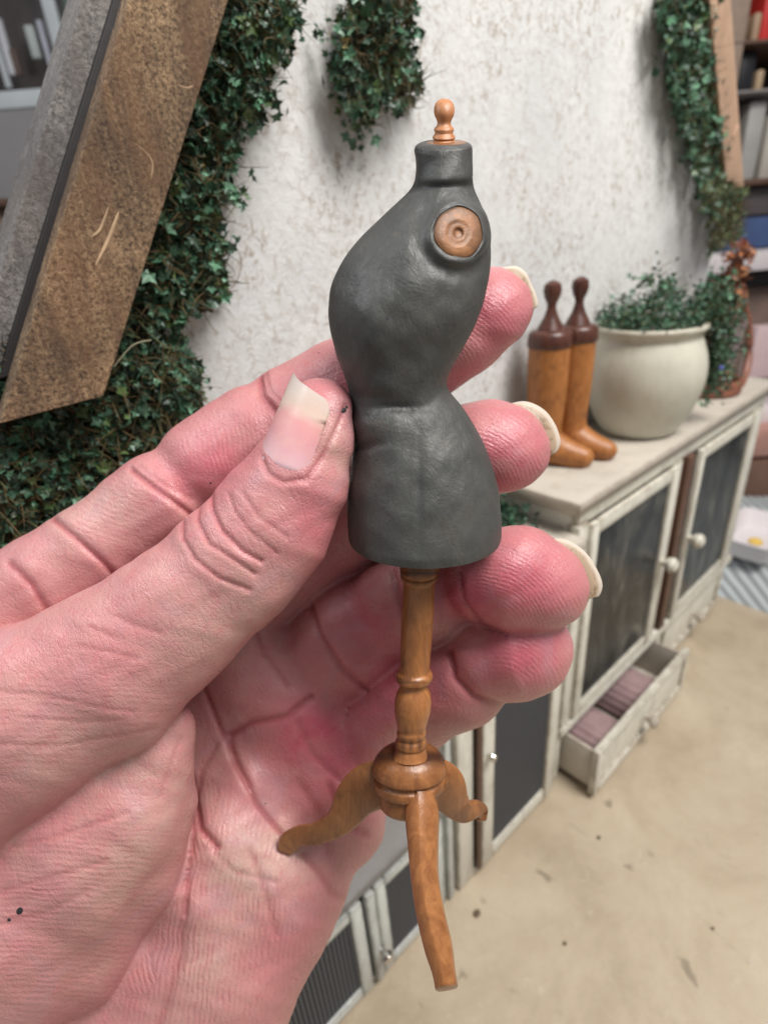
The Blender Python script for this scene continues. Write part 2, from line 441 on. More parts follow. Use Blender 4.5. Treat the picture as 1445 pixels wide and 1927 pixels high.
def surface_nets(ax, F, gid):
    ins = F < 0
    c = ins[:-1, :-1, :-1].astype(np.int8)
    tot = np.zeros(c.shape, np.int8)
    for i in (0, 1):
        for j in (0, 1):
            for k in (0, 1):
                tot += ins[i:i+c.shape[0], j:j+c.shape[1], k:k+c.shape[2]]
    act = (tot > 0) & (tot < 8)
    I, J, K = np.nonzero(act)
    idx = np.full(c.shape, -1, np.int64); idx[I, J, K] = np.arange(len(I))
    pos = np.zeros((len(I), 3)); cnt = np.zeros(len(I))
    X = [a.astype(float) for a in ax]
    for axis in range(3):
        for p in (0, 1):
            for q in (0, 1):
                o = [0, 0, 0]; others = [x for x in range(3) if x != axis]
                o[others[0]] = p; o[others[1]] = q
                e = list(o); e[axis] = 1
                A = (I+o[0], J+o[1], K+o[2]); B = (I+e[0], J+e[1], K+e[2])
                fa = F[A]; fb = F[B]; m_ = (fa < 0) != (fb < 0)
                t = np.where(m_, fa/np.where(m_, fa-fb, 1), 0)
                for d in range(3):
                    pa = X[d][A[d]]; pb = X[d][B[d]]
                    pos[:, d] += np.where(m_, pa+(pb-pa)*t, 0)
                cnt += m_
    pos /= cnt[:, None]
    quads = []
    for axis in range(3):
        o1, o2 = [x for x in range(3) if x != axis]
        s0 = [slice(1, -1)]*3; s0[axis] = slice(0, -1); s1 = [slice(1, -1)]*3; s1[axis] = slice(1, None)
        a = ins[tuple(s0)]; b = ins[tuple(s1)]
        ch = np.nonzero(a != b); inside_first = a[ch]
        base = [ch[0].copy(), ch[1].copy(), ch[2].copy()]
        for d in range(3):
            if d != axis: base[d] = base[d]+1
        def cell(d1, d2):
            z = [base[0], base[1], base[2]]
            z[o1] = z[o1]-d1; z[o2] = z[o2]-d2
            return idx[tuple(z)]
        q = np.stack([cell(1, 1), cell(0, 1), cell(0, 0), cell(1, 0)], 1)
        flip = inside_first if axis != 1 else ~inside_first
        q = np.where(flip[:, None], q, q[:, ::-1])
        quads.append(q)
    return pos, np.concatenate(quads), gid[I, J, K]

# (u, v, w, r) joints.  w: smaller = nearer the lens
HAND = [
 ('palm', [
   ([(430,1215,330,112),(520,1330,352,118),(600,1480,352,112)], 50, 1.1),
   ([(560,1250,350,95),(640,1400,365,90),(650,1540,345,72)], 45, 1.1),
   ([(590,1570,335,105),(480,1690,315,148),(352,1868,320,185),(120,2150,330,230),(-380,2500,340,290),(-900,2900,340,310)], 60, 1.35),
   ([(230,1180,330,120),(350,1420,370,130),(300,1650,360,150),(60,1900,340,200),(-400,2300,330,260)], 60, 1.4),
   ([(0,1250,270,130),(230,1120,270,110)], 50, 1.2),
   ([(620,1110,390,80),(790,1020,350,70)], 40, 1.0),
   ([(455,1500,300,75),(420,1590,270,70),(360,1700,260,90)], 55, 1.0),
  ]),
 ('index', [
   ([(-260,1340,230,150),(-90,1205,205,120),(60,1110,190,92),(170,1040,190,92)], 30, 1.0),
   ([(215,1010,190,92),(300,945,185,96)], 14, 1.0),
   ([(385,880,185,94),(470,815,182,90)], 16, 1.0),
   ([(545,778,188,90),(650,725,195,88),(760,690,190,84)], 12, 1.0),
   ([(800,672,180,82),(868,620,160,82),(925,580,140,78)], 14, 1.0),
  ]),
 ('middle', [
   ([(430,1130,330,105),(560,1040,310,98),(690,950,280,95)], 20, 1.0),
   ([(740,915,255,92),(830,880,215,88)], 14, 1.0),
   ([(868,850,190,88),(920,842,160,88),(950,845,150,84)], 12, 1.0),
  ]),
 ('ring', [
   ([(600,1255,340,105),(672,1190,300,108)], 20, 1.0),
   ([(745,1150,262,98),(815,1120,215,92)], 12, 1.0),
   ([(925,1088,140,92),(975,1092,120,98),(1025,1105,115,84)], 20, 1.0),
  ]),
 ('little', [
   ([(690,1400,345,92),(775,1330,300,92)], 20, 1.0),
   ([(815,1305,272,88),(870,1285,240,88)], 12, 1.0),
   ([(925,1240,205,86),(985,1228,185,90),(1005,1225,180,76)], 12, 1.0),
  ]),
 ('thumb', [
   ([(600,772,-30,62),(588,830,-28,78),(560,900,-20,98),(508,985,-8,113)], 12, 1.06),
   ([(508,985,-8,113),(440,1062,0,118),(330,1160,15,128),(190,1272,35,152),(0,1375,60,182),(-260,1560,110,230),(-700,1950,200,290),(-900,2200,230,300)], 30, 1.1),
  ]),
 ('thenar', [
   ([(318,1372,95,52),(276,1440,112,84),(205,1545,125,128),(110,1640,135,150),(-40,1800,170,185),(-300,2080,240,260)], 40, 1.0),
   ([(300,1500,185,70),(240,1640,200,90),(120,1800,220,120)], 50, 1.0),
  ]),
]
JOIN = dict(index=14, middle=14, ring=10, little=10, thumb=5, thenar=14)
# creases: points, half width, depth, groups they cut
CREASE = [
 ([(648,765),(632,810),(606,862),(574,904)], 5, 4, 'thumb'), ([(494,862),(506,892),(534,908),(566,902)], 5, 4, 'thumb'),
 ([(396,924),(398,959),(418,998),(458,1038),(492,1056)], 4.5, 5.5, 'thumb'),
 ([(374,949),(371,979),(393,1023),(448,1058),(480,1080)], 4, 4.5, 'thumb'),
 ([(344,974),(344,1013),(368,1053),(413,1088),(470,1110)], 4.5, 4.5, 'thumb'),
 ([(430,930),(440,960),(470,1000),(520,1040)], 4, 2.5, 'thumb'),
 ([(455,925),(490,975),(540,1010)], 4, 2, 'thumb'),
 ([(220,1160),(260,1180),(300,1192)], 5, 1.5, 'thumb'), ([(150,1215),(200,1225),(260,1240)], 5, 1.5, 'thumb'), ([(170,1180),(220,1200)], 5, 1.5, 'thumb'),
 ([(0,1300),(90,1310),(180,1330),(250,1340)], 5, 1.6, 'thumb'), ([(0,1400),(100,1405),(200,1390),(290,1370)], 5, 1.6, 'thumb'), ([(40,1350),(150,1360),(230,1355)], 4, 1.2, 'thumb'),
 ([(249,885),(299,924),(349,959),(400,1000)], 5, 7, 'index'),
 ([(262,878),(315,915),(360,940)], 5, 2, 'index'),
 ([(100,975),(150,1018),(199,1063),(240,1110)], 6, 7, 'index'),
 ([(20,1060),(60,1100),(90,1150)], 8, 6, 'index'),
 ([(488,700),(493,744),(518,774),(560,810)], 7, 7, 'index'), ([(500,700),(508,735),(540,765)], 4, 3, 'index'),
 ([(383,1290),(413,1369),(448,1439),(483,1509),(530,1570)], 5, 6, 'palm'),
 ([(359,1470),(371,1519),(378,1559),(408,1593)], 7, 9, 'palm'), ([(350,1500),(366,1560),(352,1630),(349,1720)], 7, 5, 'palm'),
 ([(433,1384),(470,1362),(540,1347),(600,1300),(640,1260)], 7, 6.5, 'palm'),
 ([(433,1384),(440,1430),(470,1480)], 7, 4.5, 'palm'), ([(662,1319),(655,1360),(672,1410),(705,1445)], 7, 8, 'palm'), ([(480,1170),(500,1230),(540,1290)], 6, 3.5, 'palm'), ([(620,1480),(640,1540),(690,1570)], 8, 5, 'palm'), ([(410,1400),(380,1450),(372,1500)], 5, 3, 'palm'), ([(470,1600),(500,1680),(520,1760)], 7, 2.5, 'palm'),
 ([(573,1608),(600,1640),(625,1680),(650,1690)], 8, 4, 'palm'), ([(560,1470),(600,1530),(620,1600)], 10, 3, 'palm'),
 ([(300,1930),(340,1800),(345,1700)], 10, 3, 'palm'), ([(400,1600),(440,1640),(520,1660)], 6, 2, 'palm'),
 ([(575,1110),(600,1189),(642,1254),(690,1300)], 6, 6, 'palm'), ([(575,1110),(600,1189),(642,1254),(690,1300)], 6, 6, 'ring'),
 ([(560,1360),(590,1420),(640,1470)], 8, 3, 'palm'),
 ([(740,1075),(760,1150),(800,1210)], 7, 6, 'ring'), ([(846,1225),(856,1275),(890,1310),(960,1335)], 6, 7, 'little'), ([(862,1075),(872,1130),(905,1180),(960,1200)], 5, 5, 'ring'),
 ([(0,1680),(100,1650),(200,1620)], 6, 1.8, 'thenar'), ([(0,1740),(80,1720),(160,1680)], 6, 1.5, 'thenar'), ([(0,1600),(120,1570),(240,1530)], 6, 1.8, 'thenar'),
 ([(340,1390),(320,1440),(300,1500)], 5, 1.5, 'thenar'),
]
def seg_dist(p, pts):
    d = np.full(len(p), 1e9)
    for a, b in zip(pts[:-1], pts[1:]):
        a = np.array(a, float); b = np.array(b, float); ab = b-a
        t = np.clip(((p-a) @ ab)/(ab @ ab), 0, 1)
        d = np.minimum(d, np.hypot(*(p-(a+t[:, None]*ab)).T))
    return d
def blob(p, cx, cy, rx, ry=None, rot=0):
    ry = ry or rx; c, s = math.cos(rot), math.sin(rot)
    x = p[:, 0]-cx; y = p[:, 1]-cy
    return np.exp(-(((x*c+y*s)/rx)**2+((-x*s+y*c)/ry)**2))

def build_hand():
    ax, F, gid, names = hand_field()
    pos, quads, g = surface_nets(ax, F, gid)
    del F, gid
    lab = np.arange(len(pos))
    while True:
        mn = lab[quads].min(1); old = lab.copy()
        for k in range(4): np.minimum.at(lab, quads[:, k], mn)
        lab = np.minimum(lab, lab[lab])
        if (lab == old).all(): break
    big = np.bincount(lab).argmax(); keep = lab == big; re_ = np.cumsum(keep)-1
    quads = re_[quads[keep[quads[:, 0]]]]; pos = pos[keep]; g = g[keep]
    def normals(pos):
        a = pos[quads[:, 1]]-pos[quads[:, 0]]; b = pos[quads[:, 3]]-pos[quads[:, 0]]
        n = np.cross(a, b); N = np.zeros_like(pos)
        for k in range(4): 
            for d in range(3): N[:, d] += np.bincount(quads[:, k], n[:, d], len(pos))
        return N/(np.linalg.norm(N, axis=1)[:, None]+1e-9)
    # one relaxing pass
    for _ in range(2):
        acc = np.zeros_like(pos); cnt = np.zeros(len(pos))
        for k in range(4):
            a_, b_ = quads[:, k], quads[:, (k+1) % 4]
            for d in range(3): acc[:, d] += np.bincount(a_, pos[b_, d], len(pos))+np.bincount(b_, pos[a_, d], len(pos))
            cnt += np.bincount(a_, minlength=len(pos))+np.bincount(b_, minlength=len(pos))
        pos = pos*.5+acc/cnt[:, None]*.5
    N = normals(pos)
    if (N[:, 2]*np.sign(pos[:, 2]-200)).mean() < 0:      # make normals point out
        quads = quads[:, ::-1].copy(); N = -N
    p2 = pos[:, :2]
    front = np.clip(-N[:, 2]*3+.3, 0, 1)
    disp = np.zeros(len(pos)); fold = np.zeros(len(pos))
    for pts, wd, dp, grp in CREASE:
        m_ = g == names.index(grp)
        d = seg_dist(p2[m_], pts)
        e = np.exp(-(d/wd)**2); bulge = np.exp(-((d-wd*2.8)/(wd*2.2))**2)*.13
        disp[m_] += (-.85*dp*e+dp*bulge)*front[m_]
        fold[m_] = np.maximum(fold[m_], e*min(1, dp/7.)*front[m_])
    # gentle lumps so no surface is a perfect cone
    lum = (np.sin(p2[:, 0]*.021+1.3*np.sin(p2[:, 1]*.017))*np.sin(p2[:, 1]*.026+.9*np.sin(p2[:, 0]*.013)))*3.0
    lum += np.sin(p2[:, 0]*.06+2*np.sin(p2[:, 1]*.045))*np.sin(p2[:, 1]*.071+p2[:, 0]*.02)*.9
    pos = pos+N*(disp+lum*np.where(pos[:, 0] > -40, 1, 0))[:, None]
    # colour fields
    red = np.full(len(pos), .28)
    for b in [(960,845,95), (985,1090,120,95), (925,590,90), (975,1245,120,90), (620,1430,90,120), (560,1380,60), (700,1180,90), (760,1330,90), (860,1130,60), (600,980,60,100,.2), (640,730,110,60,-.4), (400,880,120,60,-.6)]:
        red += .55*blob(p2, *b)
    red += .25*blob(p2, 560,1760,120,200)+.25*blob(p2, 300,1240,150,60)
    pale = np.zeros(len(pos))
    for b in [(630,840,34,90,-.1), (400,1180,160,60,-.7), (180,960,90,60), (250,1620,60,200,.5), (480,1620,90,70), (760,1380,60,30,-.5), (850,1190,60,26), (500,1600,120,80), (400,1790,60,160,.4), (180,1420,150,60)]:
        pale += .5*blob(p2, *b)
    palmlike = (g == names.index('palm'))
    red = np.where(g == names.index('thumb'), red*.85, red)
    # ridge phase: period in px
    ph = np.zeros(len(pos)); rw = np.zeros(len(pos))
    def ridges(mask_groups, centre, period, amp, reg, squash=(1, 1), rot=0):
        m_ = np.isin(g, [names.index(x) for x in mask_groups])
        c, s = math.cos(rot), math.sin(rot)
        x = p2[:, 0]-centre[0]; y = p2[:, 1]-centre[1]
        r = np.hypot((x*c+y*s)*squash[0], (-x*s+y*c)*squash[1])
        wgt = np.clip(blob(p2, *reg)*1.6, 0, 1)*amp
        s_ = m_ & (wgt > rw)
        ph[s_] = (r/period)[s_]; rw[s_] = wgt[s_]
    ridges(['middle'], (880,930), 7.6, .75, (955,850,100,95), (1, 1))
    ridges(['index'], (850,690), 7.6, .55, (930,600,90,95), (1, 1))
    ridges(['ring'], (900,1210), 7.8, .7, (1000,1095,120,90), (1, 1))
    ridges(['little'], (940,1310), 9., .7, (1010,1230,90,70))
    ridges(['palm'], (1900,1850), 10., 1.9, (470,1780,200,200), (1, .45), .18)
    ridges(['palm'], (2300,1200), 10., 1.3, (330,1720,120,200), (1, .5), -.2)
    ridges(['index'], (1200,300), 9., .6, (450,850,110,60), (1, .5))
    ridges(['index'], (1200,300), 9., .5, (200,960,90,60), (.5, 1))
    ridges(['index'], (900,1400), 10., .6, (600,700,60,60), (1, 1))
    ridges(['thenar'], (-300,3600), 11., .7, (150,1750,200,220), (.5, 1))
    ridges(['thumb'], (200,2600), 12., .35, (150,1380,260,120), (.3, 1))
    V = P(pos[:, 0], pos[:, 1], pos[:, 2])
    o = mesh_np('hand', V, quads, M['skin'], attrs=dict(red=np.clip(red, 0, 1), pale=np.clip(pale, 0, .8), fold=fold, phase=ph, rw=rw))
    tag(o, 'left hand with pink skin pinching the small grey dress form between thumb and fingers', 'hand')
    return o
hand = build_hand()

# thumb nail: a curved plate lying on the thumb
def thumb_nail():
    n, k = 34, 26; V = []; al = []; dr = []
    for i in range(n):
        s = i/(n-1)
        cu = 556+(612-556)*s**1.0; cv = 888+(748-888)*s
        if s > .72: pass
        for j in range(k):
            t = j/(k-1)*2-1
            # outline: rounded base, square free edge
            base = .0+.17*(t*t)**1.2
            ss = base+(1-base)*s
            free = 1.0+(.070*(-t)+.030*max(0, -t-.5)/.5-.035*max(0, (-t-.86)/.14)**2-.10*max(0, (t-.66)/.34)**2)*(s**4)
            ss *= free
            cu = 551+60*ss; cv = 902-161*ss
            r = 84-10*ss
            th = math.radians(-27+ t*(41+3*ss))
            e1 = np.array([.93, .37])
            off = r*math.sin(th); hh = math.cos(th)*r
            u = cu+e1[0]*off; v = cv+e1[1]*off
            ww = -24-hh*1.04-4-3*math.sin(min(1, max(0, ss))*3)-10*max(0, ss-.75)+5*abs(t)**5*(ss < .7)+9*max(0, (.10-ss)/.10)
            V.append((u, v, ww)); al.append(ss); dr.append(0.55*max(0, 1-abs(t-.98)/.06)*(ss > .55))
    F = []
    for i in range(n-1):
        for j in range(k-1): F.append((i*k+j, i*k+j+1, (i+1)*k+j+1, (i+1)*k+j))
    V = np.array(V); nv = len(V)
    Vb = V.copy(); Vb[:, 2] += 4.5
    V = np.concatenate([V, Vb]); F += [tuple(q+nv for q in f[::-1]) for f in F]
    bd = [j for j in range(k)]+[i*k+k-1 for i in range(1, n)]+[(n-1)*k+j for j in range(k-2, -1, -1)]+[i*k for i in range(n-2, 0, -1)]
    for a, b in zip(bd, bd[1:]+bd[:1]): F.append((a, a+nv, b+nv, b))
    al = np.array(al+al); dr = np.array(dr+dr)
    o = mesh_np('fingernail', P(V[:, 0], V[:, 1], V[:, 2]), F, M['nail'], hand, attrs=dict(along=al, dirt_dark=dr))
    o['label'] = 'long pale thumbnail with cream free edge'
    return o
thumb_nail()
def catmull(pts, n):
    pts = np.array(pts, float); m_ = len(pts); out = []
    for t in np.linspace(0, m_-1-1e-6, n):
        i = int(t); f = t-i
        p0, p1, p2, p3 = pts[max(i-1, 0)], pts[i], pts[min(i+1, m_-1)], pts[min(i+2, m_-1)]
        out.append(.5*((2*p1)+(-p0+p2)*f+(2*p0-5*p1+4*p2-p3)*f*f+(-p0+3*p1-3*p2+p3)*f**3))
    return np.array(out)
def tip_nail(outer, inner, w_out, w_in, label):
    """underside of a long nail seen past the fingertip"""
    n = 40; k = 9
    O = catmull(outer, n); I = catmull(inner, n); V = []; al = []
    for i in range(n):
        b = math.sin(math.pi*i/(n-1))
        for j in range(k):
            s = j/(k-1)
            p = I[i]*(1-s)+O[i]*s
            ww = w_in*(1-s)+w_out*s-3*math.sin(s*3.1)
            V.append((p[0], p[1], ww)); al.append(s)
    F = []
    for i in range(n-1):
        for j in range(k-1): F.append((i*k+j, i*k+j+1, (i+1)*k+j+1, (i+1)*k+j))
    V = np.array(V); nv = len(V); Vb = V.copy(); Vb[:, 2] += 8; V = np.concatenate([V, Vb])
    F += [tuple(q+nv for q in f[::-1]) for f in F]
    bd = [j for j in range(k)]+[i*k+k-1 for i in range(1, n)]+[(n-1)*k+j for j in range(k-2, -1, -1)]+[i*k for i in range(n-2, 0, -1)]
    for a, b in zip(bd, bd[1:]+bd[:1]): F.append((a, a+nv, b+nv, b))
    o = mesh_np('fingernail', P(V[:, 0], V[:, 1], V[:, 2]), F, M['nailu'], hand, attrs=dict(along=np.array(al+al)))
    o['label'] = label
tip_nail([(940,766),(985,755),(1022,770),(1045,800),(1054,832),(1045,852),(1030,848)], [(930,790),(960,790),(990,800),(1008,825),(1015,850),(1012,868),(1008,872)], 160, 138, 'long nail edge curling over the middle fingertip')
tip_nail([(1018,1017),(1060,1014),(1098,1036),(1122,1070),(1133,1100),(1126,1122),(1112,1118)], [(1000,1040),(1040,1046),(1068,1062),(1086,1090),(1094,1112),(1092,1130),(1090,1134)], 112, 88, 'long nail edge curling over the ring fingertip')
tip_nail([(945,503),(972,501),(990,514),(1000,535),(1009,556),(1012,574),(1004,582)], [(935,530),(955,530),(970,540),(980,556),(985,572),(988,586),(986,592)], 134, 114, 'nail edge behind the index fingertip')

# ------------------------------------------------------------------ dress form
def axis_w(v): return -75+ (v-270)*.135
form = empty('dress_form', P(775, 1500, 100), label='miniature dark grey dress form on a turned orange wooden tripod stand, held in the hand', cat='dress form')
def rings(rows, n=64, T=None, kd=1.0, namee='', mat=None, parent=None, darkf=None, dispf=None, cap=True):
    """rows: (v, u_centre, half width, half depth, w, tilt)"""
    V = []; dirt_dark = []; F = []
    for (v, cu, a, b, ww, tl) in rows:
        for i in range(n):
            t = 2*math.pi*i/n
            uu = cu+a*math.cos(t); vv = v+tl*b*math.sin(t); w3 = ww-b*math.sin(t)
            dd = 0
            if dispf:
                dd = dispf(uu, vv, math.sin(t))
                uu -= 0; w3 += dd*math.sin(t); uu -= dd*math.cos(t)*.5
            V.append((uu, vv, w3)); dirt_dark.append(darkf(uu, vv, math.sin(t)) if darkf else 0)
    R = len(rows)
    for j in range(R-1):
        for i in range(n): F.append((j*n+i, j*n+(i+1) % n, (j+1)*n+(i+1) % n, (j+1)*n+i))
    if cap: F.append(tuple(range(n))[::-1]); F.append(tuple(range((R-1)*n, R*n)))
    V = np.array(V)
    return mesh_np(namee, P(V[:, 0], V[:, 1], V[:, 2]), F, mat, parent, attrs=dict(dirt_dark=dirt_dark))
prof = [(268,795,878),(271,786,885),(276,781,888),(284,779,889),(294,781,889),(310,783,889),(330,782,889),(350,778,890),(365,766,895),(380,750,903),(400,728,911),(420,708,917),(440,686,921),(460,668,923),(480,652,924),(500,640,923),(520,630,921),(540,622,917),(560,619,912),(580,618,906),(600,619,899),(620,621,890),(640,626,879),(660,631,868),(680,638,857),(700,646,847),(716,651,840),(730,655,840),(745,657,849),(760,659,863),(780,662,878),(800,664,890),(830,666,907),(860,664,920),(890,660,930),(920,656,937),(950,654,941),(980,653,943),(1000,655,943),(1012,656,943),(1018,659,941)]
depth = [(268,44),(276,52),(340,55),(380,80),(440,105),(520,118),(580,118),(640,100),(700,82),(730,76),(760,82),(830,104),(900,116),(1000,118),(1018,114)]
pv = [p[0] for p in prof]
def gauss(x, c, s): return math.exp(-((x-c)/s)**2)
def smooth_prof(v, k):
    return float(np.interp(v, pv, [p[k] for p in prof]))
rows = []
vs = list(np.concatenate([np.arange(268, 286, 2.), np.arange(286, 1008, 5.), np.arange(1008, 1019, 2.)]))
for v in vs:
    ker = [(-10, .2), (-5, .2), (0, .2), (5, .2), (10, .2)] if 300 < v < 1000 else [(0, 1)]
    L = sum(wt*smooth_prof(v+o, 1) for o, wt in ker); Rr = sum(wt*smooth_prof(v+o, 2) for o, wt in ker)
    b = float(np.mean([np.interp(v+o, [d[0] for d in depth], [d[1] for d in depth]) for o in ((0,) if (v < 290 or v > 1000) else np.linspace(-32, 32, 9)*min(1, (v-268)/40, (1018-v)/40))]))
    tl = float(np.interp(v, [268, 500, 730, 1018], [.14, .22, .34, .46]))
    rows.append((v, (L+Rr)/2, (Rr-L)/2, b, axis_w(v), tl))
def form_disp(u, v, s):
    if s < 0: return 0
    d = 0
    d += 9*gauss(v, 352-.05*(u-830), 9)                                  # neck seam
    d += 8*gauss(v, 768+.02*(u-760), 8)*gauss(u, 750, 55)+6*gauss(v, 762, 14)*gauss(u, 760, 60) + 6*gauss(v, 748, 14)*gauss(u, 700, 60)   # waist fold
    d += 9*gauss(v, 838-.15*(u-700), 9)*gauss(u, 690, 32)
    d -= 7*gauss(v, 800, 16)*gauss(u, 690, 40)
    d += 4*gauss(u, 788, 5)*gauss(v, 920, 90)
    d += 10*gauss(u, 775, 20)*gauss(v, 900, 110)*.5
    d -= 12*gauss(u, 690, 36)*gauss(v, 610, 70)                          # bust
    d += 7*gauss(u, 790, 60)*gauss(v, 640, 90)
    r = math.hypot(u-863, v-438)
    d -= 9*gauss(r, 54, 9)
    d += 10*gauss(r, 78, 16)*.5
    d += 1.6*math.sin(u*.05+v*.03)*math.sin(v*.043-u*.02)+.8*math.sin(u*.13)*math.sin(v*.11+u*.05)
    return d
def form_dark(u, v, s):  # darker along neck seam, waist fold, side crease and armhole edge
    r = math.hypot(u-863, v-438)
    return min(1, .9*gauss(v, 352, 9)*gauss(u, 840, 60)*(.5+.5*math.sin(u*.3)*math.sin(v*.5+u*.1))+.8*gauss(v, 772, 10)*gauss(u, 760, 60)+.5*gauss(v, 280, 4)+.55*gauss(r, 52, 5)+.4*gauss(v, 840, 12)*gauss(u, 680, 20))
rows = rows+[(1017, 804, 128, 108, axis_w(1018), .46), (1010, 802, 90, 76, axis_w(1018), .46)]
rings(rows, 140, namee='torso', mat=M['form'], parent=form, darkf=form_dark, dispf=form_disp)
# wooden arm socket facing the lens
def disc(cu, cv, w0, prof_, squash, tiltu, mat, name, parent, dirt_dark=None, n=56):
    V = []; F = []; dd = []
    for (r, h) in prof_:
        for i in range(n):
            t = 2*math.pi*i/n; rr = r*(1+.018*math.sin(3*t+r*.1)+.012*math.sin(7*t))
            u = cu+rr*squash*math.cos(t); v = cv+rr*math.sin(t)
            V.append((u, v, w0-h+tiltu*(u-cu)-.06*(v-cv))); dd.append(dirt_dark(r, t) if dirt_dark else 0)
    for j in range(len(prof_)-1):
        for i in range(n): F.append((j*n+i, j*n+(i+1) % n, (j+1)*n+(i+1) % n, (j+1)*n+i))
    F.append(tuple(range((len(prof_)-1)*n, len(prof_)*n)))
    V = np.array(V)
    return mesh_np(name, P(V[:, 0], V[:, 1], V[:, 2]), F, mat, parent, attrs=dict(dirt_dark=dd))
wsh = axis_w(438)-92
sock = disc(861, 439, wsh, [(61,-30),(58,-13),(55,-6),(52,-5),(50,-7),(46,-11)], .93, .42, M['form'], 'armhole_rim', form, lambda r, t: .3)
disc(862, 439, wsh, [(50,-14),(48,-4),(45,-1),(34,0),(28,2.4),(25,2),(21,.4),(17,.8),(12,1.6),(10,0),(8,-2),(3,-3)], .93, .42, M['plug'], 'armhole_plug', form,
     lambda r, t: .16+.5*gauss(r, 47, 4)+.5*gauss(r, 19, 2)+.55*gauss(r, 8, 3)+.35*max(0, math.sin(t*2+1.2))*gauss(r, 38, 8))
# finial
def lathe_rows(lst, cu_top, cu_bot, v0, v1, kd, tl, wof=0):
    out = []
    for (v, r) in lst:
        f = (v-v0)/(v1-v0); out.append((v, cu_top+(cu_bot-cu_top)*f, r, r*kd, axis_w(v)+wof, tl))
    return out
fin = [(185.5,2),(187,8),(190,13),(195,17),(202,19),(210,19.5),(218,18),(226,14),(232,12.5),(237,14),(241,18),(245,19),(249,17),(252,17.5),(256,21),(260,21.5),(263,19),(266,21),(269,23)]
rings(lathe_rows(fin, 836, 835, 185, 270, .95, .12), 40, namee='finial', mat=M['finial'], parent=form)
rings(lathe_rows([(266,20),(267,36),(270,41),(273,42),(276,41)], 840, 838, 266, 276, .95, .13), 48, namee='neck_cap', mat=M['wood'], parent=form, darkf=lambda u, v, s: .35)
# pole
pole = [(1040,30),(1062,36),(1070,38),(1076,37),(1079,33),(1083,36),(1088,35),(1092,30),(1100,29.5),(1150,30.5),(1200,29.5),(1250,28),(1262,28),(1267,33),(1273,35),(1279,34),(1283,28),(1287,25),(1292,26),(1305,32),(1320,34.5),(1338,34),(1355,30),(1372,26),(1378,28),(1384,27),(1388,25),(1394,29),(1402,30),(1407,27),(1412,29),(1418,31),(1424,34)]
pr = []
for i in range(len(pole)-1):
    for k in range(3):
        f = k/3; pr.append((pole[i][0]*(1-f)+pole[i+1][0]*f, pole[i][1]*(1-f)+pole[i+1][1]*f))
pr.append(pole[-1])
def pole_dark(u, v, s):  # darker in the turned grooves and around the lower ring
    return min(1, .75*gauss(v, 1079, 5)+.6*gauss(v, 1278, 6)*(u < 775)+.55*gauss(v, 1285, 3)+.85*gauss(v, 1402, 15)*(.6+.4*math.sin(u*.4))+.3*gauss(v, 1380, 3))
rings(lathe_rows(pr, 790, 772, 1070, 1420, .95, .5, 10), 48, namee='pole', mat=M['wood'], parent=form, darkf=pole_dark)
hubp = [(1411,30),(1413,38),(1417,50),(1424,59),(1433,66),(1443,70),(1450,71),(1453,68),(1455,63),(1459,61),(1462,63),(1465,67),(1474,67.5),(1480,66),(1483,61),(1485,56),(1500,56),(1514,55),(1520,50),(1524,30)]
pr = []
for i in range(len(hubp)-1):
    for k in range(3):
        f = k/3; pr.append((hubp[i][0]*(1-f)+hubp[i+1][0]*f, hubp[i][1]*(1-f)+hubp[i+1][1]*f))
hub = rings(lathe_rows(pr, 771, 769, 1413, 1524, .85, .62, 22), 56, namee='hub', mat=M['wood'], parent=form, darkf=lambda u, v, s: min(1, .85*gauss(v, 1424, 16)+.2))
def leg(pts, name='leg', dirt_dark=None, sect=None, n=60):
    """pts: (u, v, w, half height in image plane, half thickness)"""
    C = catmull(pts, n); V = []; F = []; dd = []
    sect = sect or [(-1,-.75),(-.86,-1),(.86,-1),(1,-.75),(1,.75),(.86,1),(-.86,1),(-1,.75)]
    k = len(sect)
    for i in range(n):
        a = C[min(i+1, n-1)]-C[max(i-1, 0)]
        t = a[:3]/np.linalg.norm(a[:3])
        t2 = np.array([t[0], t[1], 0]); t2 /= np.linalg.norm(t2)
        nrm = np.array([-t2[1], t2[0], 0]); bn = np.cross(t, nrm); bn /= np.linalg.norm(bn)
        if bn[2] < 0: bn = -bn
        sc = .35 if i in (0, n-1) else (.82 if i in (1, n-2) else 1)
        for (x, y) in sect:
            q = C[i][:3]+nrm*x*C[i][3]*sc+bn*y*C[i][4]*sc; V.append(q)
            dd.append(dirt_dark(q) if dirt_dark else 0)
    for i in range(n-1):
        for j in range(k): F.append((i*k+j, i*k+(j+1) % k, (i+1)*k+(j+1) % k, (i+1)*k+j))
    F.append(tuple(range(k))[::-1]); F.append(tuple(range((n-1)*k, n*k)))
    V = np.array(V)
    o = mesh_np(name, P(V[:, 0], V[:, 1], V[:, 2]), F, M['wood'], form, attrs=dict(dirt_dark=dd))
    bm = bmesh.new(); bm.from_mesh(o.data); bmesh.ops.recalc_face_normals(bm, faces=bm.faces[:]); bm.to_mesh(o.data); bm.free()
    o.data.set_sharp_from_angle(angle=math.radians(50)) if hasattr(o.data, 'set_sharp_from_angle') else None
    return o
W0 = axis_w(1470)+25
leg([(735,1475,W0+5,44,20),(700,1480,W0+20,46,20),(672,1500,W0+38,40,20),(640,1545,W0+60,27,20),(600,1567,W0+82,22,20),(565,1573,W0+102,20,20),(545,1585,W0+112,20,20),(537,1603,W0+118,12,18)], dirt_dark=lambda q: .15+.2*gauss(q[0], 700, 30))
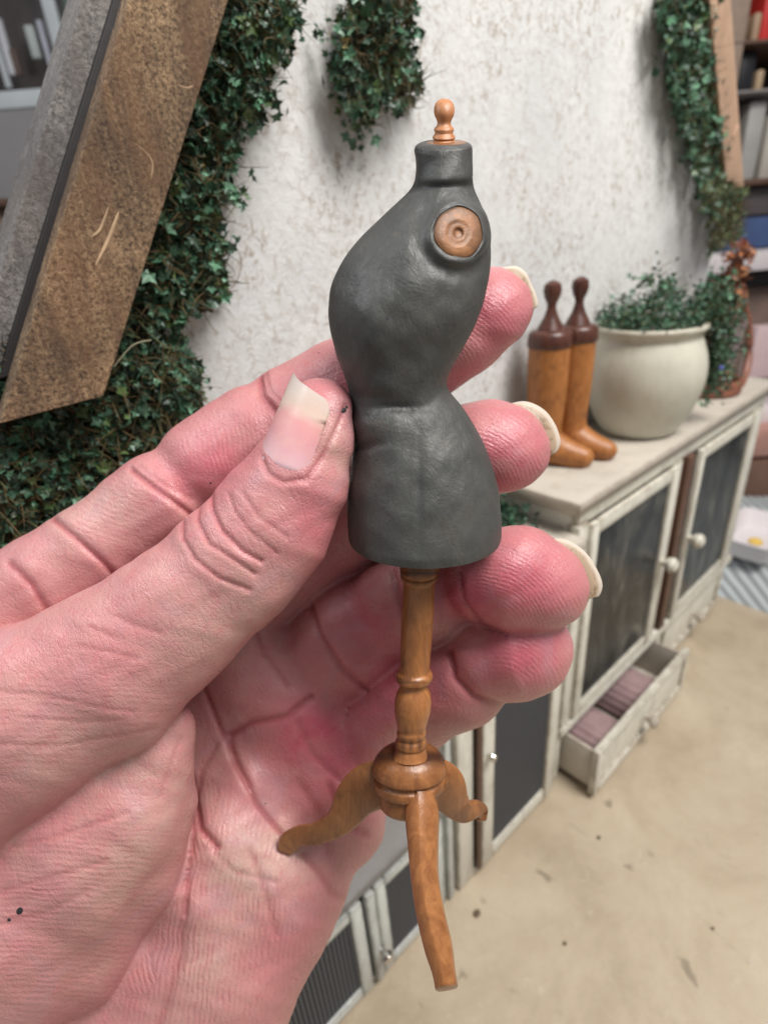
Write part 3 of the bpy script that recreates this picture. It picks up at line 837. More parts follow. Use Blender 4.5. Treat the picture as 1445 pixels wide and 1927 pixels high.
leg([(812,1462,W0+5,40,19),(835,1475,W0+20,38,19),(850,1505,W0+45,30,19),(870,1527,W0+70,20,18),(890,1523,W0+95,17,17),(903,1527,W0+108,14,16),(906,1545,W0+112,9,15)], dirt_dark=lambda q: .12)
leg([(792,1495,W0-28,24,26),(794,1530,W0-45,32,26),(796,1590,W0-70,29,26),(799,1650,W0-92,26.5,26),(809,1715,W0-112,27,26),(824,1780,W0-130,27,25),(835,1830,W0-145,22,23),(841,1863,W0-152,22,22)],
    sect=[(-1,.1),(-.93,-.45),(-.8,-.72),(.12,-1.18),(.28,-1.18),(.86,-.62),(.98,-.4),(1,.1),(.9,.9),(-.9,.9)], dirt_dark=lambda q: .06)
#HAND_END
# ------------------------------------------------------------------ the miniature room
WALL_Y = .145
def jit(x, s): return x+random.uniform(-s, s)
f = MB(); f.box(-.45, .408, -.35, .165, -.012, 0, .001)
tag(f.build('floor', M['floor']), kind='structure')
f = MB(); f.box(-3, 6, -3, 6, -.40, -.38, 0)
tag(f.build('ground', mat_plain('grey_ground', (.30, .30, .30), .8, .15, 8)), kind='structure')
# wall with a real, slightly uneven plaster face
def build_wall():
    poly = [(-.30, 0.0005), (-.30, .228), (.014, .232), (.068, .3135), (.16, .455), (.24, .455), (.401, .285), (.401, 0.0005)]
    mb = MB(); mb.prism(poly, WALL_Y, WALL_Y+.008)
    o = mb.build('plaster_wall', M['plaster'], smooth=False)
    tag(o, 'mottled white plaster wall of the miniature room behind the ivy and the boots', 'wall')
build_wall()

# gable timbers
def seg_poly(a, b, wx):                    # sloping board: left edge a->b in XZ, horizontal width wx
    return [(a[0], a[1]), (a[0]+wx, a[1]+.001), (b[0]+wx, b[1]+.001), (b[0], b[1])]
def extend(a, b, k): return (a[0]+(b[0]-a[0])*k, a[1]+(b[1]-a[1])*k)
def timber(name, polys, mats, parent):
    for nm, poly, y0, y1, mt, bev in polys:
        n = len(poly); bm = bmesh.new()
        A = [bm.verts.new((x, y0, z)) for x, z in poly]; B = [bm.verts.new((x, y1, z)) for x, z in poly]
        bm.faces.new(A); bm.faces.new(B[::-1])
        for i in range(n): bm.faces.new((A[i], B[i], B[(i+1) % n], A[(i+1) % n]))
        bmesh.ops.recalc_face_normals(bm, faces=bm.faces[:])
        bmesh.ops.bevel(bm, geom=bm.edges[:], offset=bev, segments=2, affect='EDGES', profile=.6)
        bm.verts.index_update(); mb = MB(); mb.add([q.co[:] for q in bm.verts], [[q.index for q in f_.verts] for f_ in bm.faces]); bm.free()
        mb.build(nm, mt, parent)
aL = (.0106, .2358); bL = extend(aL, (.0518, .301), 2.4)
fas = empty('gable_timber', (aL[0]*S, .12*S, aL[1]*S), label='wide weathered brown timber with a grey side board, leaning at the left', cat='timber beam')
timber('b', [('brown_board', seg_poly(aL, bL, .0186), .1195, .1255, M['beam'], .0007)], None, fas)
a2 = (.0085, .2418); b2 = extend(a2, (.0085+.0412, .2418+.0652), 2.35)
timber('b', [('gap_shade', seg_poly((a2[0]+.0052, a2[1]+.001), (b2[0]+.0052, b2[1]), .011), .1255, .1280, M['dark'], .0002)], None, fas)  # near-black strip paints the shadow between the two boards
timber('b', [('grey_board', seg_poly(a2, b2, .015), .1280, .1449, M['grey_beam'], .0006)], None, fas)
# pale scratches and dents in the brown board
mb = MB()
for (u0, v0, u1, v1, u2, v2, r) in [(245,262,285,300,283,345,.00014), (225,395,205,450,180,500,.00040), (206,385,190,430,172,446,.0003), (330,158,352,166,365,160,.0002)]:
    pts = catmull([on_y(u0, v0, .1196), on_y(u1, v1, .1196), on_y(u2, v2, .1196)], 14)
    mb.tube([tuple(q) for q in pts], [r*math.sin(math.pi*(i+.6)/14.6)+.00004 for i in range(14)], 5)
mb.build('splinter', mat_plain('splinter', (.44, .30, .18), .8, .35, 120), fas)
TY = .1335
_p = on_y(1335, 0, TY); aR = (_p[0], _p[2]); _p = on_y(1368, 355, TY); cR = (_p[0], _p[2])
ext = extend(cR, aR, 2.6)
far_t = empty('gable_timber', (cR[0]*S, TY*S, cR[1]*S), label='narrow pale tan gable timber at the upper right beside the ivy', cat='timber beam')
timber('b', [('front_board', [(cR[0], cR[1]), (cR[0]+.025, cR[1]+.001), (ext[0]+.025, ext[1]), (ext[0], ext[1])], TY, TY+.0035, M['tan'], .0006), ('batten', [(cR[0]+.014, cR[1]+.012), (cR[0]+.020, cR[1]+.012), (ext[0]+.020, ext[1]), (ext[0]+.014, ext[1])], TY+.0036, .1449, M['dark'], .0003)], None, far_t)
mb = MB(); mb.box(-.0035, .0035, -.0006, .0006, -.0004, .0004, .0001, Matrix.Translation(Vector(on_y(1383, 247, TY-.0004)))@Matrix.Rotation(-.9, 4, 'Y'))
mb.build('splinter', M['tan'], far_t)

# ------------------------------------------------------------------ ivy
def in_poly(u, v, poly):
    c = False; n = len(poly)
    for i in range(n):
        x0, y0 = poly[i]; x1, y1 = poly[(i+1) % n]
        if (y0 > v) != (y1 > v) and u < (x1-x0)*(v-y0)/(y1-y0)+x0: c = not c
    return c
LEAF = []
for i in range(10):
    a = math.pi/2+i*2*math.pi/10
    r = [1.0, .50, .86, .46, .60, .30, .60, .46, .86, .50][i]
    LEAF.append((r*math.cos(a), r*math.sin(a)))
GREENS = [(.024, .070, .036), (.036, .105, .056), (.018, .048, .026), (.055, .135, .075), (.11, .22, .14), (.045, .075, .020), (.014, .036, .020), (.016, .040, .022), (.010, .024, .014)]
def leaves(name, pts, size, parent, face=(-.55, -.8, .25), greens=GREENS, spread=.75, mat=None):
    """one mesh of lobed leaves; pts in room units"""
    V = []; F = []; Cc = []
    fv = Vector(face).normalized()
    for p in pts:
        s = size*random.choice((random.uniform(.45, .8), random.uniform(.75, 1.3)))
        nrm = (fv+Vector((random.gauss(0, spread), random.gauss(0, spread*.6), random.gauss(0, spread)))).normalized()
        q = Vector((0, 0, 1)).rotation_difference(nrm) @ Matrix.Rotation(random.uniform(0, 6.28), 3, 'Z').to_quaternion()
        g = random.choice(greens); k = random.uniform(.7, 1.35)
        k *= 1.3; g = (g[0]*k, g[1]*k, g[2]*k, 1)
        b = len(V); V.append(tuple(Vector(p)+q @ Vector((0, -.1*s, -.14*s)))); Cc.append((g[0]*1.5, g[1]*1.4, g[2]*1.45, 1))
        cup = random.uniform(-.25, .2)
        for (x, y) in LEAF:
            V.append(tuple(Vector(p)+q @ Vector((x*s*.55, y*s*.55, cup*s*abs(x)+random.uniform(-.05, .05)*s)))); Cc.append(g)
        for i in range(10): F.append((b, b+1+i, b+1+(i+1) % 10))
    V = np.array(V)*S
    return mesh_np(name, V, np.array(F), mat or M['leaf'], parent, smooth=False, cattrs=dict(tint=Cc))
def hairs(name, pts, L, parent, mat, r=.00013, face=(-.4, -.8, .1), curl=.5):
    mb = MB()
    for p in pts:
        d = (Vector(face)+Vector((random.gauss(0, .9), random.gauss(0, .4), random.gauss(0, .9)))).normalized(); c = Vector((random.gauss(0, curl), random.gauss(0, curl*.5), random.gauss(0, curl)))
        l = L*random.uniform(.4, 1.3); q = Vector(p); path = [q.copy()]
        for i in range(4): d = (d+c*.35).normalized(); q = q+d*l/4; path.append(q.copy())
        mb.tube(path, [r, r, r*.8, r*.6, r*.3], 3)
    return mb.build(name, mat, parent, smooth=False)
M['moss'] = mat_plain('brown_moss', (.105, .070, .028), .85, .3, 300)
M['olive'] = mat_plain('olive_moss', (.10, .10, .040), .85, .3, 300)
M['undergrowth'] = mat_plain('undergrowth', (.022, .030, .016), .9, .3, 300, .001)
def ivy(label, poly, n, size, y0, y1, nh, group=None, dens=None, under=True, holes=.0, hairL=.007, greens=GREENS):
    xs = [p[0] for p in poly]; ys = [p[1] for p in poly]
    def pick(ya, yb, shrink=0):
        while True:
            u = random.uniform(min(xs), max(xs)); v = random.uniform(min(ys), max(ys))
            if not in_poly(u, v, poly): continue
            if holes and math.sin(u*.045+v*.02)*math.sin(v*.05-u*.013)+.35*math.sin(u*.11)*math.sin(v*.13) > 1-holes: continue
            # clumps
            y = random.uniform(ya, yb)
            p = on_y(u, v, y)
            return (p[0]+random.gauss(0, .0008), y, p[2]+random.gauss(0, .0008))
    c = on_y(sum(xs)/len(xs), sum(ys)/len(ys), WALL_Y)
    root = empty('ivy_plant', c*S, label=label, cat='ivy', group=group)
    clumps = [pick(y0, y1) for _ in range(max(3, n//7))]
    pts = []
    for _ in range(n):
        k = random.choice(clumps)
        pts.append((k[0]+random.gauss(0, size*.55), min(WALL_Y-.001, k[1]+random.gauss(0, size*.45)), k[2]+random.gauss(0, size*.6)))
    leaves('foliage', pts, size, root, greens=greens)
    hairs('stem', [pick(y0, y1) for _ in range(nh*2)], hairL, root, M['moss'])
    hairs('moss', [pick(y0+.2*(y1-y0), WALL_Y-.001) for _ in range(nh*2)], hairL*.8, root, M['olive'], r=.0002)
    # wispy sprigs standing off the mat
    edge = []
    for _ in range(n//26):
        p = pick(y0, y1); q = Vector(p)+Vector((random.gauss(0, .0035), 0, random.gauss(0, .0035)))
        edge += [(q.x+random.gauss(0, .0012), min(WALL_Y-.001, q.y), q.z+random.gauss(0, .0014)) for _ in range(random.randint(2, 5))]
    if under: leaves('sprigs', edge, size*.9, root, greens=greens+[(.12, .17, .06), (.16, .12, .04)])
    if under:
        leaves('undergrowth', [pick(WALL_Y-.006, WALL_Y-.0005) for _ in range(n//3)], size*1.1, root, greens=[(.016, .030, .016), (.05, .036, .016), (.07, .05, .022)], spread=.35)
    return root
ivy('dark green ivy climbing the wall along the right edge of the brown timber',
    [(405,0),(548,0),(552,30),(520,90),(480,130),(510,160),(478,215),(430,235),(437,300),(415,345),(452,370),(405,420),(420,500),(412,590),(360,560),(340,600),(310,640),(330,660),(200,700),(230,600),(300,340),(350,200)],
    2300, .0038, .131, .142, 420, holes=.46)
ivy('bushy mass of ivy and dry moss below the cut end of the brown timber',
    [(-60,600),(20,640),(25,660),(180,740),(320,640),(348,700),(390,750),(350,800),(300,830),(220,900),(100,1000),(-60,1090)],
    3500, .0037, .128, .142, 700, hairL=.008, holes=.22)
ivy('short bunch of ivy hanging at the top centre above the dress form',
    [(645,-20),(768,-20),(770,60),(752,110),(788,160),(775,205),(752,185),(740,200),(700,190),(690,236),(665,200),(636,215),(655,160),(630,130),(642,105),(660,70)],
    620, .0040, .134, .143, 160, holes=.3)
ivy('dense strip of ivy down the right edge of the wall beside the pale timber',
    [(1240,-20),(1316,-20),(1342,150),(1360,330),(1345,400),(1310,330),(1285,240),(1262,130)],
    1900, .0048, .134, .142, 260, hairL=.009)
ivy('olive green trailing end of ivy hanging below the right timber',
    [(1320,350),(1385,350),(1394,395),(1388,450),(1345,468),(1332,450),(1345,400)],
    300, .0052, .126, .142, 260, under=False, hairL=.009, greens=[(.10, .12, .05), (.07, .10, .045), (.03, .07, .04)])
# stray stems on the wall
for i, (pts, lab) in enumerate([([(438,455),(455,490),(445,530),(418,558)], 'thin curved brown stem lying against the plaster right of the ivy'), ([(215,690),(250,650),(285,640)], 'pale straw-like stem sticking out of the ivy below the timber')]):
    P3 = catmull([on_y(u, v, .1425 if i == 0 else .124) for u, v in pts], 14); mb = MB(); mb.tube([tuple(q) for q in P3], .00011, 5)
    tag(mb.build('stem', M['twig'] if i == 0 else mat_plain('straw', (.35, .33, .22), .7)), lab, 'stem')

# ------------------------------------------------------------------ cabinets
def frame_door(root, x0, x1, z0, z1, y, st, mat, panel, name='door', thick=.003, knob=None, kmat=None, kr=.003, muntins=None):
    mb = MB()
    mb.box(x0, x0+st, y, y+thick, z0, z1); mb.box(x1-st, x1, y, y+thick, z0, z1)
    mb.box(x0+st, x1-st, y+.0003, y+thick, z0, z0+st); mb.box(x0+st, x1-st, y+.0003, y+thick, z1-st, z1)
    for z in (muntins or []): mb.box(x0+st, x1-st, y+.0017, y+thick, z-.0012, z+.0012)
    d = mb.build(name, mat, root)
    g = MB(); g.box(x0+st, x1-st, y+.0014, y+.0022, z0+st, z1-st, 0); g.build('pane', panel, d)
    if knob:
        k = MB(); k.lathe((knob[0], y+.0002, knob[1]), [(kr*.45, 0), (kr*.4, kr*.5), (kr*.8, kr*.8), (kr, kr*1.35), (kr*.8, kr*1.85), (kr*.3, kr*2.1)], 20, (0, -1, 0)); k.build('knob', kmat, d)
    return d
# tall cabinet
tc = empty('display_cabinet', (.29*S, .12*S, 0), label='tall cream cabinet with two dark glass doors and its left drawer pulled out', cat='cabinet')
mb = MB()
mb.box(.181, .1835, .100, .144, .002, .158)           # left side
mb.box(.3975, .400, .100, .144, .002, .158)
mb.box(.1835, .3975, .142, .144, .002, .158)          # back
mb.box(.1835, .3975, .101, .142, .037, .0395)         # shelf above drawers
mb.box(.1835, .3975, .101, .142, .001, .003)
mb.box(.1795, .400, .0955, .1005, .0360, .0415, .0008)  # rail under doors
mb.box(.1820, .3995, .098, .1015, .1515, .1585, .0005)
mb.box(.1800, .1880, .0965, .1012, .0415, .1525, .0006)   # left stile
mb.box(.3820, .3930, .0965, .1012, .0415, .1515, .0006)
mb.box(.3945, .3990, .0975, .1012, .0415, .1515, .0006)
mb.box(.2700, .2790, .0972, .1012, .0415, .1515, .0006)
mb.box(.1800, .1850, .0985, .1020, .002, .036, .0005); mb.box(.2910, .2970, .0985, .1020, .002, .036, .0005); mb.box(.392, .3975, .0985, .102, .002, .036, .0005)
mb.build('carcass', M['cream'], tc)
mb = MB(); mb.box(.174, .405, .0935, .1447, .1628, .1662, .0010); mb.box(.1780, .402, .0962, .144, .1585, .1628, .0004); mb.build('top', M['top'], tc)
mb = MB(); mb.box(.2800, .2965, .0982, .1012, .0415, .1515, .0004); mb.box(.2835, .2905, .0955, .0982, .0415, .1515, .0008); mb.build('centre_post', M['brownwood'], tc)
for zz in (.085, .118):
    mb = MB(); mb.box(.1835, .3975, .104, .142, zz, zz+.0026); mb.build('shelf', mat_plain('shelf_grey', (.5, .48, .44), .7) if zz < .1 else D.materials['shelf_grey'], tc)
frame_door(tc, .1885, .2700, .0430, .1510, .0950, .0062, M['cream'], M['glass'], knob=(.2665, .098), kmat=M['cream'], kr=.0042, muntins=None)
frame_door(tc, .2975, .3815, .0430, .1510, .0950, .0062, M['cream'], M['glass'], knob=(.3005, .098), kmat=M['cream'], kr=.0042)
for i, (jx, jy, jz, jr, jh, jc, jl) in enumerate([(.212, .122, .1199, .009, .020, (.30, .24, .12), 'olive brown jar on the upper shelf behind the left glass door'), (.243, .126, .0869, .011, .024, (.42, .36, .26), 'tan jar on the middle shelf behind the left glass door'), (.225, .120, .0396, .012, .030, (.26, .15, .08), 'brown jar at the bottom behind the left glass door')]):
    mb = MB(); mb.lathe((jx, jy, jz), [(jr*.8, 0), (jr, jh*.1), (jr, jh*.7), (jr*.6, jh*.85), (jr*.65, jh), (jr*.1, jh)], 20); tag(mb.build('jar', mat_plain('jar', jc, .4, .2, 60)), jl, 'jar')
def drawer(root, x0, x1, z0, z1, yf, depth, opened):
    mb = MB()
    t = .0022
    mb.box(x0, x1, yf+.0014, yf+.0035, z0, z1, .0005)
    for a in ((x0, x0+.004, z0, z1), (x1-.004, x1, z0, z1), (x0+.004, x1-.004, z0, z0+.004), (x0+.004, x1-.004, z1-.004, z1)):
        mb.box(a[0], a[1], yf, yf+.0018, a[2], a[3], .0006)
    d = mb.build('drawer', M['cream'], root)
    if opened:
        b = MB(); b.box(x0+.002, x0+.004, yf+.0035, yf+depth, z0+.002, z1-.003); b.box(x1-.004, x1-.002, yf+.0035, yf+depth, z0+.002, z1-.003)
        b.box(x0+.004, x1-.004, yf+.0035, yf+depth, z0+.002, z0+.004); b.box(x0+.004, x1-.004, yf+depth-.002, yf+depth, z0+.004, z1-.003); b.build('drawer_box', M['top'], d)
        for k in range(2):
            r = MB(); cx = x0+.024+k*.043
            V = []; n = 26
            for i in range(n+1):
                t_ = math.pi*i/n; rr = .0165+.0004*(i % 2)
                V += [(cx+rr*math.cos(t_), yf+.006, z0+.006+rr*1.05*math.sin(t_)), (cx+rr*math.cos(t_), yf+depth-.006, z0+.006+rr*1.05*math.sin(t_))]
            r.add(V, [(2*i, 2*i+1, 2*i+3, 2*i+2) for i in range(n)]+[tuple(range(0, 2*n+2, 2)), tuple(range(1, 2*n+2, 2))])
            o = r.build('fabric_roll', M['lining'], smooth=False); tag(o, ('nearer' if k == 0 else 'farther')+' roll of ribbed lilac material lying in the open drawer', 'fabric roll', 'rolls in the open drawer')
    kx = (x0+x1)/2
    k = MB(); kr = .0036; k.lathe((kx, yf, (z0+z1)/2), [(kr*.45, 0), (kr*.4, kr*.5), (kr*.9, kr*.9), (kr, kr*1.4), (kr*.7, kr*1.8), (kr*.2, kr*1.95)], 20, (0, -1, 0)); k.build('knob', M['top'], d)
drawer(tc, .1865, .2900, .0030, .0335, .0790, .045, True)
drawer(tc, .2985, .3915, .0030, .0345, .0968, .04, False)
# middle cabinet
MT = .1460
mc = empty('mesh_cabinet', (.145*S, .12*S, 0), label='narrow cream cabinet with one dark gauze door standing left of the tall glazed cabinet', cat='cabinet')
mb = MB()
mb.box(.1060, .1085, .100, .144, .002, MT); mb.box(.1755, .1780, .100, .144, .002, MT); mb.box(.1085, .1755, .142, .144, .002, MT)
mb.box(.1085, .1755, .102, .142, .001, .003)
mb.box(.1060, .1155, .0970, .1012, 0.0005, MT, .0006); mb.box(.1745, .1790, .0970, .1012, 0.0005, MT, .0006)
mb.box(.1155, .1745, .0972, .1012, .0005, .0050, .0005); mb.box(.1155, .1745, .0972, .1012, .134, MT, .0005)
mb.build('carcass', M['cream'], mc)
mb = MB(); mb.box(.1035, .1788, .0915, .1447, MT, .1508, .0012); mb.build('top', M['top'], mc)
mb = MB(); mb.box(.1165, .1190, .0950, .0970, .0055, .1335, .0003); mb.build('door_edge', M['brownwood'], mc)
frame_door(mc, .1185, .1740, .0055, .1335, .0945, .0075, M['cream'], M['gauze'], knob=(.1215, .0765), kmat=M['steel'], kr=.0019)
# low cabinet with a slate-grey top
lc = empty('low_cabinet', (.04*S, .12*S, 0), label='low grey-white cabinet with a dark grey top and small steel knob, partly behind the palm', cat='cabinet')
mb = MB()
mb.box(-.060, -.057, .101, .144, .001, .063); mb.box(.0975, .1000, .101, .144, .001, .063); mb.box(-.057, .0975, .142, .144, .001, .063); mb.box(-.057, .0975, .103, .142, .001, .003)
mb.box(-.060, -.052, .0985, .1025, .0005, .063, .0004); mb.box(.0030, .0085, .0985, .1025, .0005, .0625, .0004); mb.box(.0935, .0985, .0985, .1025, .0005, .0625, .0004); mb.box(.1000, .1035, .0975, .1025, .0005, .138, .0005)
mb.box(-.052, .0935, .0987, .1025, .0005, .0035, .0003); mb.box(-.052, .0935, .0987, .1025, .0595, .063, .0003)
mb.build('carcass', M['greycream'], lc)
mb = MB(); mb.box(-.064, .1030, .0950, .1447, .0640, .0675, .0006); mb.build('top', M['slate'], lc)
mb = MB(); mb.box(-.0515, .0935, .1002, .1025, .0036, .0594, .0003); mb.build('gap_shade', M['dark'], lc)  # near-black sheet painting the shade behind and between the doors
frame_door(lc, .0100, .0555, .0040, .0590, .0960, .0052, M['greycream'], M['gauze'], knob=None)
frame_door(lc, .0615, .0925, .0040, .0590, .0960, .0048, M['greycream'], M['gauze'], knob=None)
mb = MB(); mb.box(.0572, .0609, .0955, .0985, .0038, .0590, .0004); st = mb.build('door_stile', M['greycream'], lc)
k = MB(); kr = .0024; k.lathe((.0605, .0956, .0225), [(kr*.5, 0), (kr*.4, kr*.6), (kr*.85, kr*.9), (kr, kr*1.4), (kr*.85, kr*1.9), (kr*.3, kr*2.2)], 24, (0, -1, 0)); k.build('knob', M['steel'], st)
frame_door(lc, -.0500, -.0010, .0040, .0590, .0960, .0048, M['greycream'], M['gauze'], knob=None)

# ------------------------------------------------------------------ wooden boots
TZ = .1662
def boot(px, py, dirn, h, r, label, tint):
    root = empty('wooden_boot', (px*S, py*S, TZ*S), label=label, cat='boot', group='wooden boot shapes on the tall cabinet')
    d = Vector((dirn[0], dirn[1], 0)).normalized(); b = Vector((px, py, TZ))
    Z = Vector((0, 0, 1))
    pts = [b+Z*(h*.80), b+Z*(h*.55), b+Z*(h*.36), b+Z*(h*.24)+d*.0002, b+Z*(h*.15)+d*.0015, b+Z*(h*.10)+d*.006, b+Z*(h*.075)+d*.011, b+Z*(h*.06)+d*.016, b+Z*(h*.055)+d*.0195, b+Z*(h*.05)+d*.0215]
    rr = [r*1.02, r, r*.92, r*.86, r*.90, r*.86, r*.74, r*.64, r*.5, r*.2]
    C = catmull([(*p, q) for p, q in zip(pts, rr)], 34); mb = MB(); mb.tube([tuple(c[:3]) for c in C], [c[3] for c in C], 22)
    mb.v = [(x, y, max(z, TZ+.0002)) for x, y, z in mb.v]
    mb.build('boot_leg', M['leather'], root)
    mb = MB(); mb.lathe(b+Z*(h*.79), [(r*.6, -.0002), (r*1.04, 0), (r*1.10, .001), (r*1.08, .0035), (r*1.04, .0055), (r*.9, .0066), (r*.5, .0072)], 28); mb.build('collar', M['darkwood'], root)
    mb = MB(); mb.lathe(b+Z*(h*.79+.0072), [(r*.72, -.0004), (r*.6, .0015), (r*.38, .0045), (r*.24, .0078), (r*.24, .0095), (r*.40, .0120), (r*.47, .0145), (r*.42, .0168), (r*.2, .0180), (r*.04, .0183)], 22, sy=.9); mb.build('handle', M['darkwood'], root)
    return root
boot(.2040, .1300, (.32, -.95), .0640, .0083, 'left one of the two tan wooden boots with dark turned handles, nearest the fingertips', 0)
boot(.2195, .1270, (.20, -.98), .0640, .0080, 'right one of the two tan wooden boots with dark handles, beside the big pot', 1)

# ------------------------------------------------------------------ pot with plant
PX, PY = .2680, .1180
pot = empty('plant_pot', (PX*S, PY*S, TZ*S), label='round cream glazed pot full of greenery on the tall cabinet', cat='plant pot')
mb = MB()
pp = [(.0135, .0001), (.0165, .0006), (.0195, .004), (.0235, .012), (.0262, .021), (.0268, .028), (.0258, .035), (.0238, .0405), (.0226, .0432), (.0230, .0450), (.0241, .0462), (.0245, .0472), (.0239, .0484), (.0220, .0484), (.0212, .0470), (.0208, .042), (.0200, .038)]
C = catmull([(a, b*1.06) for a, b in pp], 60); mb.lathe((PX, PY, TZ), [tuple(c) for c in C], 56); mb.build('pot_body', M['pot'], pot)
plant = empty('pot_plant', (PX*S, PY*S, (TZ+.04)*S), label='trailing dark green plant with tiny leaves spilling over the right side of the cream pot', cat='plant')
pts = []
for _ in range(1500):
    a = random.uniform(0, 6.28); r = .024*math.sqrt(random.random())
    hgt = .047+abs(random.gauss(0, .0075))*(1.4-r/.03)+.003
    pts.append((PX+r*math.cos(a), PY+r*math.sin(a), TZ+hgt))
for (cx, cy, z) in [(-.010, -.004, .062), (-.006, -.006, .070), (.000, -.004, .067), (.008, -.002, .066), (-.018, -.002, .055), (-.012, 0, .070), (.012, -.004, .062)]:
    pts += [(PX+cx+random.gauss(0, .0025), PY+cy+random.gauss(0, .002), TZ+z+random.gauss(0, .0022)) for _ in range(45)]
for _ in range(2500):                       # spill to the right
    t = random.random(); pts.append((PX+.013+.019*t+random.gauss(0, .0055), PY-.019-.002*t+random.gauss(0, .0045), TZ+.061-.043*t**1.7+random.gauss(0, .005)))
pts = [p for p in pts if math.hypot(p[0]-PX, p[1]-PY) > .0285 or p[2] > TZ+.0475]
leaves('foliage', pts, .0028, plant, spread=.9, greens=GREENS)
hairs('stem', [random.choice(pts) for _ in range(420)], .009, plant, M['olive'], r=.00016, face=(.1, -.5, .3))
o = leaves('leaf', [(PX+.006+random.gauss(0, .0016), PY-.0275+random.gauss(0, .0006), TZ+.0165+random.gauss(0, .0008)) for _ in range(16)], .0024, plant)
mb = MB(); mb.lathe((PX+.0185, PY-.0265, TZ+.030), [(.0004, 0), (.0010, .0006), (.0009, .0014), (.0002, .0018)], 10, (0, -1, .2)); mb.build('bud', mat_plain('violet', (.12, .12, .5), .5), plant)
# leaves lying on the middle cabinet
root = empty('leaf_sprig', (.165*S, .12*S, .1508*S), label='sprig of dark green leaves lying on the narrow cabinet behind the fingertips', cat='leaves')
pts = [(.166+random.gauss(0, .0065), .128+random.gauss(0, .0075), .1522+abs(random.gauss(0, .0035))) for _ in range(520)]
pts = [p for p in pts if p[0] < .176 and p[1] < .144]
leaves('foliage', pts, .0036, root, spread=.9, greens=GREENS[:3]+[GREENS[6]])
# copper can with dried flower
KX, KY = .3560, .1190
can = empty('copper_can', (KX*S, KY*S, TZ*S), label='reddish copper can with curved handles at the far end of the tall cabinet', cat='can')
mb = MB(); mb.lathe((KX, KY, TZ), [(.0165, .0001), (.0185, .001), (.0185, .0075), (.0178, .0085), (.0165, .0085), (.0150, .004), (.001, .004)], 40); mb.build('dish', M['copper'], can)
mb = MB(); mb.lathe((KX, KY, TZ+.004), [(.0120, 0), (.0125, .01), (.0135, .025), (.0150, .036), (.0140, .036), (.0125, .026), (.001, .02)], 30); mb.build('body', mat_plain('lilac_metal', (.42, .33, .33), .22, .1, 60, .0001, Metallic=.5), can)
for (ox, r1, zz, nm) in [(.016, .026, .026, 'handle'), (-.012, .022, .034, 'handle')]:
    mb = MB(); pts_ = [(KX+ox+r1*math.cos(t)*.9, KY-.006+.006*math.sin(t), TZ+zz+r1*math.sin(t)) for t in np.linspace(-1.9, 3.6, 30)]; mb.tube(pts_, .0023, 8); mb.build(nm, M['copper'], can)
dry = empty('dried_flower', (KX*S, KY*S, (TZ+.03)*S), label='rust coloured dried flower stem standing in the copper can', cat='dried flower')
rust = [(.13, .028, .016), (.20, .055, .02), (.09, .02, .013), (.26, .10, .04)]
leaves('petals', [(KX+.004+random.gauss(0, .0036), KY-.004+random.gauss(0, .003), TZ+.046+random.uniform(0, .034)) for _ in range(150)], .0066, dry, greens=rust, spread=.9)
hairs('stem', [(KX+.003+random.gauss(0, .003), KY+random.gauss(0, .003), TZ+.03+random.uniform(0, .03)) for _ in range(40)], .014, dry, mat_plain('rust_stem', (.22, .09, .04), .6), r=.0005, face=(0, 0, 1))

# ------------------------------------------------------------------ blurred things beyond the miniature room
FH = Vector((RW[0][2], RW[1][2], 0)).normalized(); RH = Vector((FH.y, -FH.x, 0))
def fpt(u, v, q):
    r = Vector(ray(u, v)); k = q/r.dot(FH); return Vector((0, 0, .26))+r*k
def fbox(u0, v0, u1, v1, q, dep, z0=None):
    vm = (min(max(v0, 0), 1927)+min(max(v1, 0), 1927))/2; a = fpt(u0, vm, q); b = fpt(u1, vm, q)
    um = (min(max(u0, 0), 1445)+min(max(u1, 0), 1445))/2
    r0, r1 = sorted((a.dot(RH), b.dot(RH))); z1, zb = fpt(um, v0, q).z, fpt(um, v1, q).z
    if z0 is not None: zb = z0
    Mx = Matrix(((RH.x, FH.x, 0, 0), (RH.y, FH.y, 0, 0), (0, 0, 1, 0), (0, 0, 0, 1)))
    return (r0, r1, q, q+dep, zb, z1), Mx
def fthing(name, label, cat, rect, q, dep, mat, z0=None, bev=.003, group=None, kind=None, parent=None):
    (x0, x1, y0, y1, zb, z1), Mx = fbox(*rect, q, dep, z0)
    mb = MB(); mb.box(x0, x1, y0, y1, zb, z1, bev, Mx); o = mb.build(name, mat, parent)
    return tag(o, label, cat, group, kind)
pale = mat_plain('pale_room', (.62, .58, .57), .8, .06, 3, 0)
mb = MB(); (a, Mx) = fbox(-1500, -1500, 3500, 900, 2.4, .05, -.38); mb.box(*a[:4], -.379, 2.2, 0, Mx); tag(mb.build('room_wall', pale), 'pale wall of the real room far behind', 'wall')
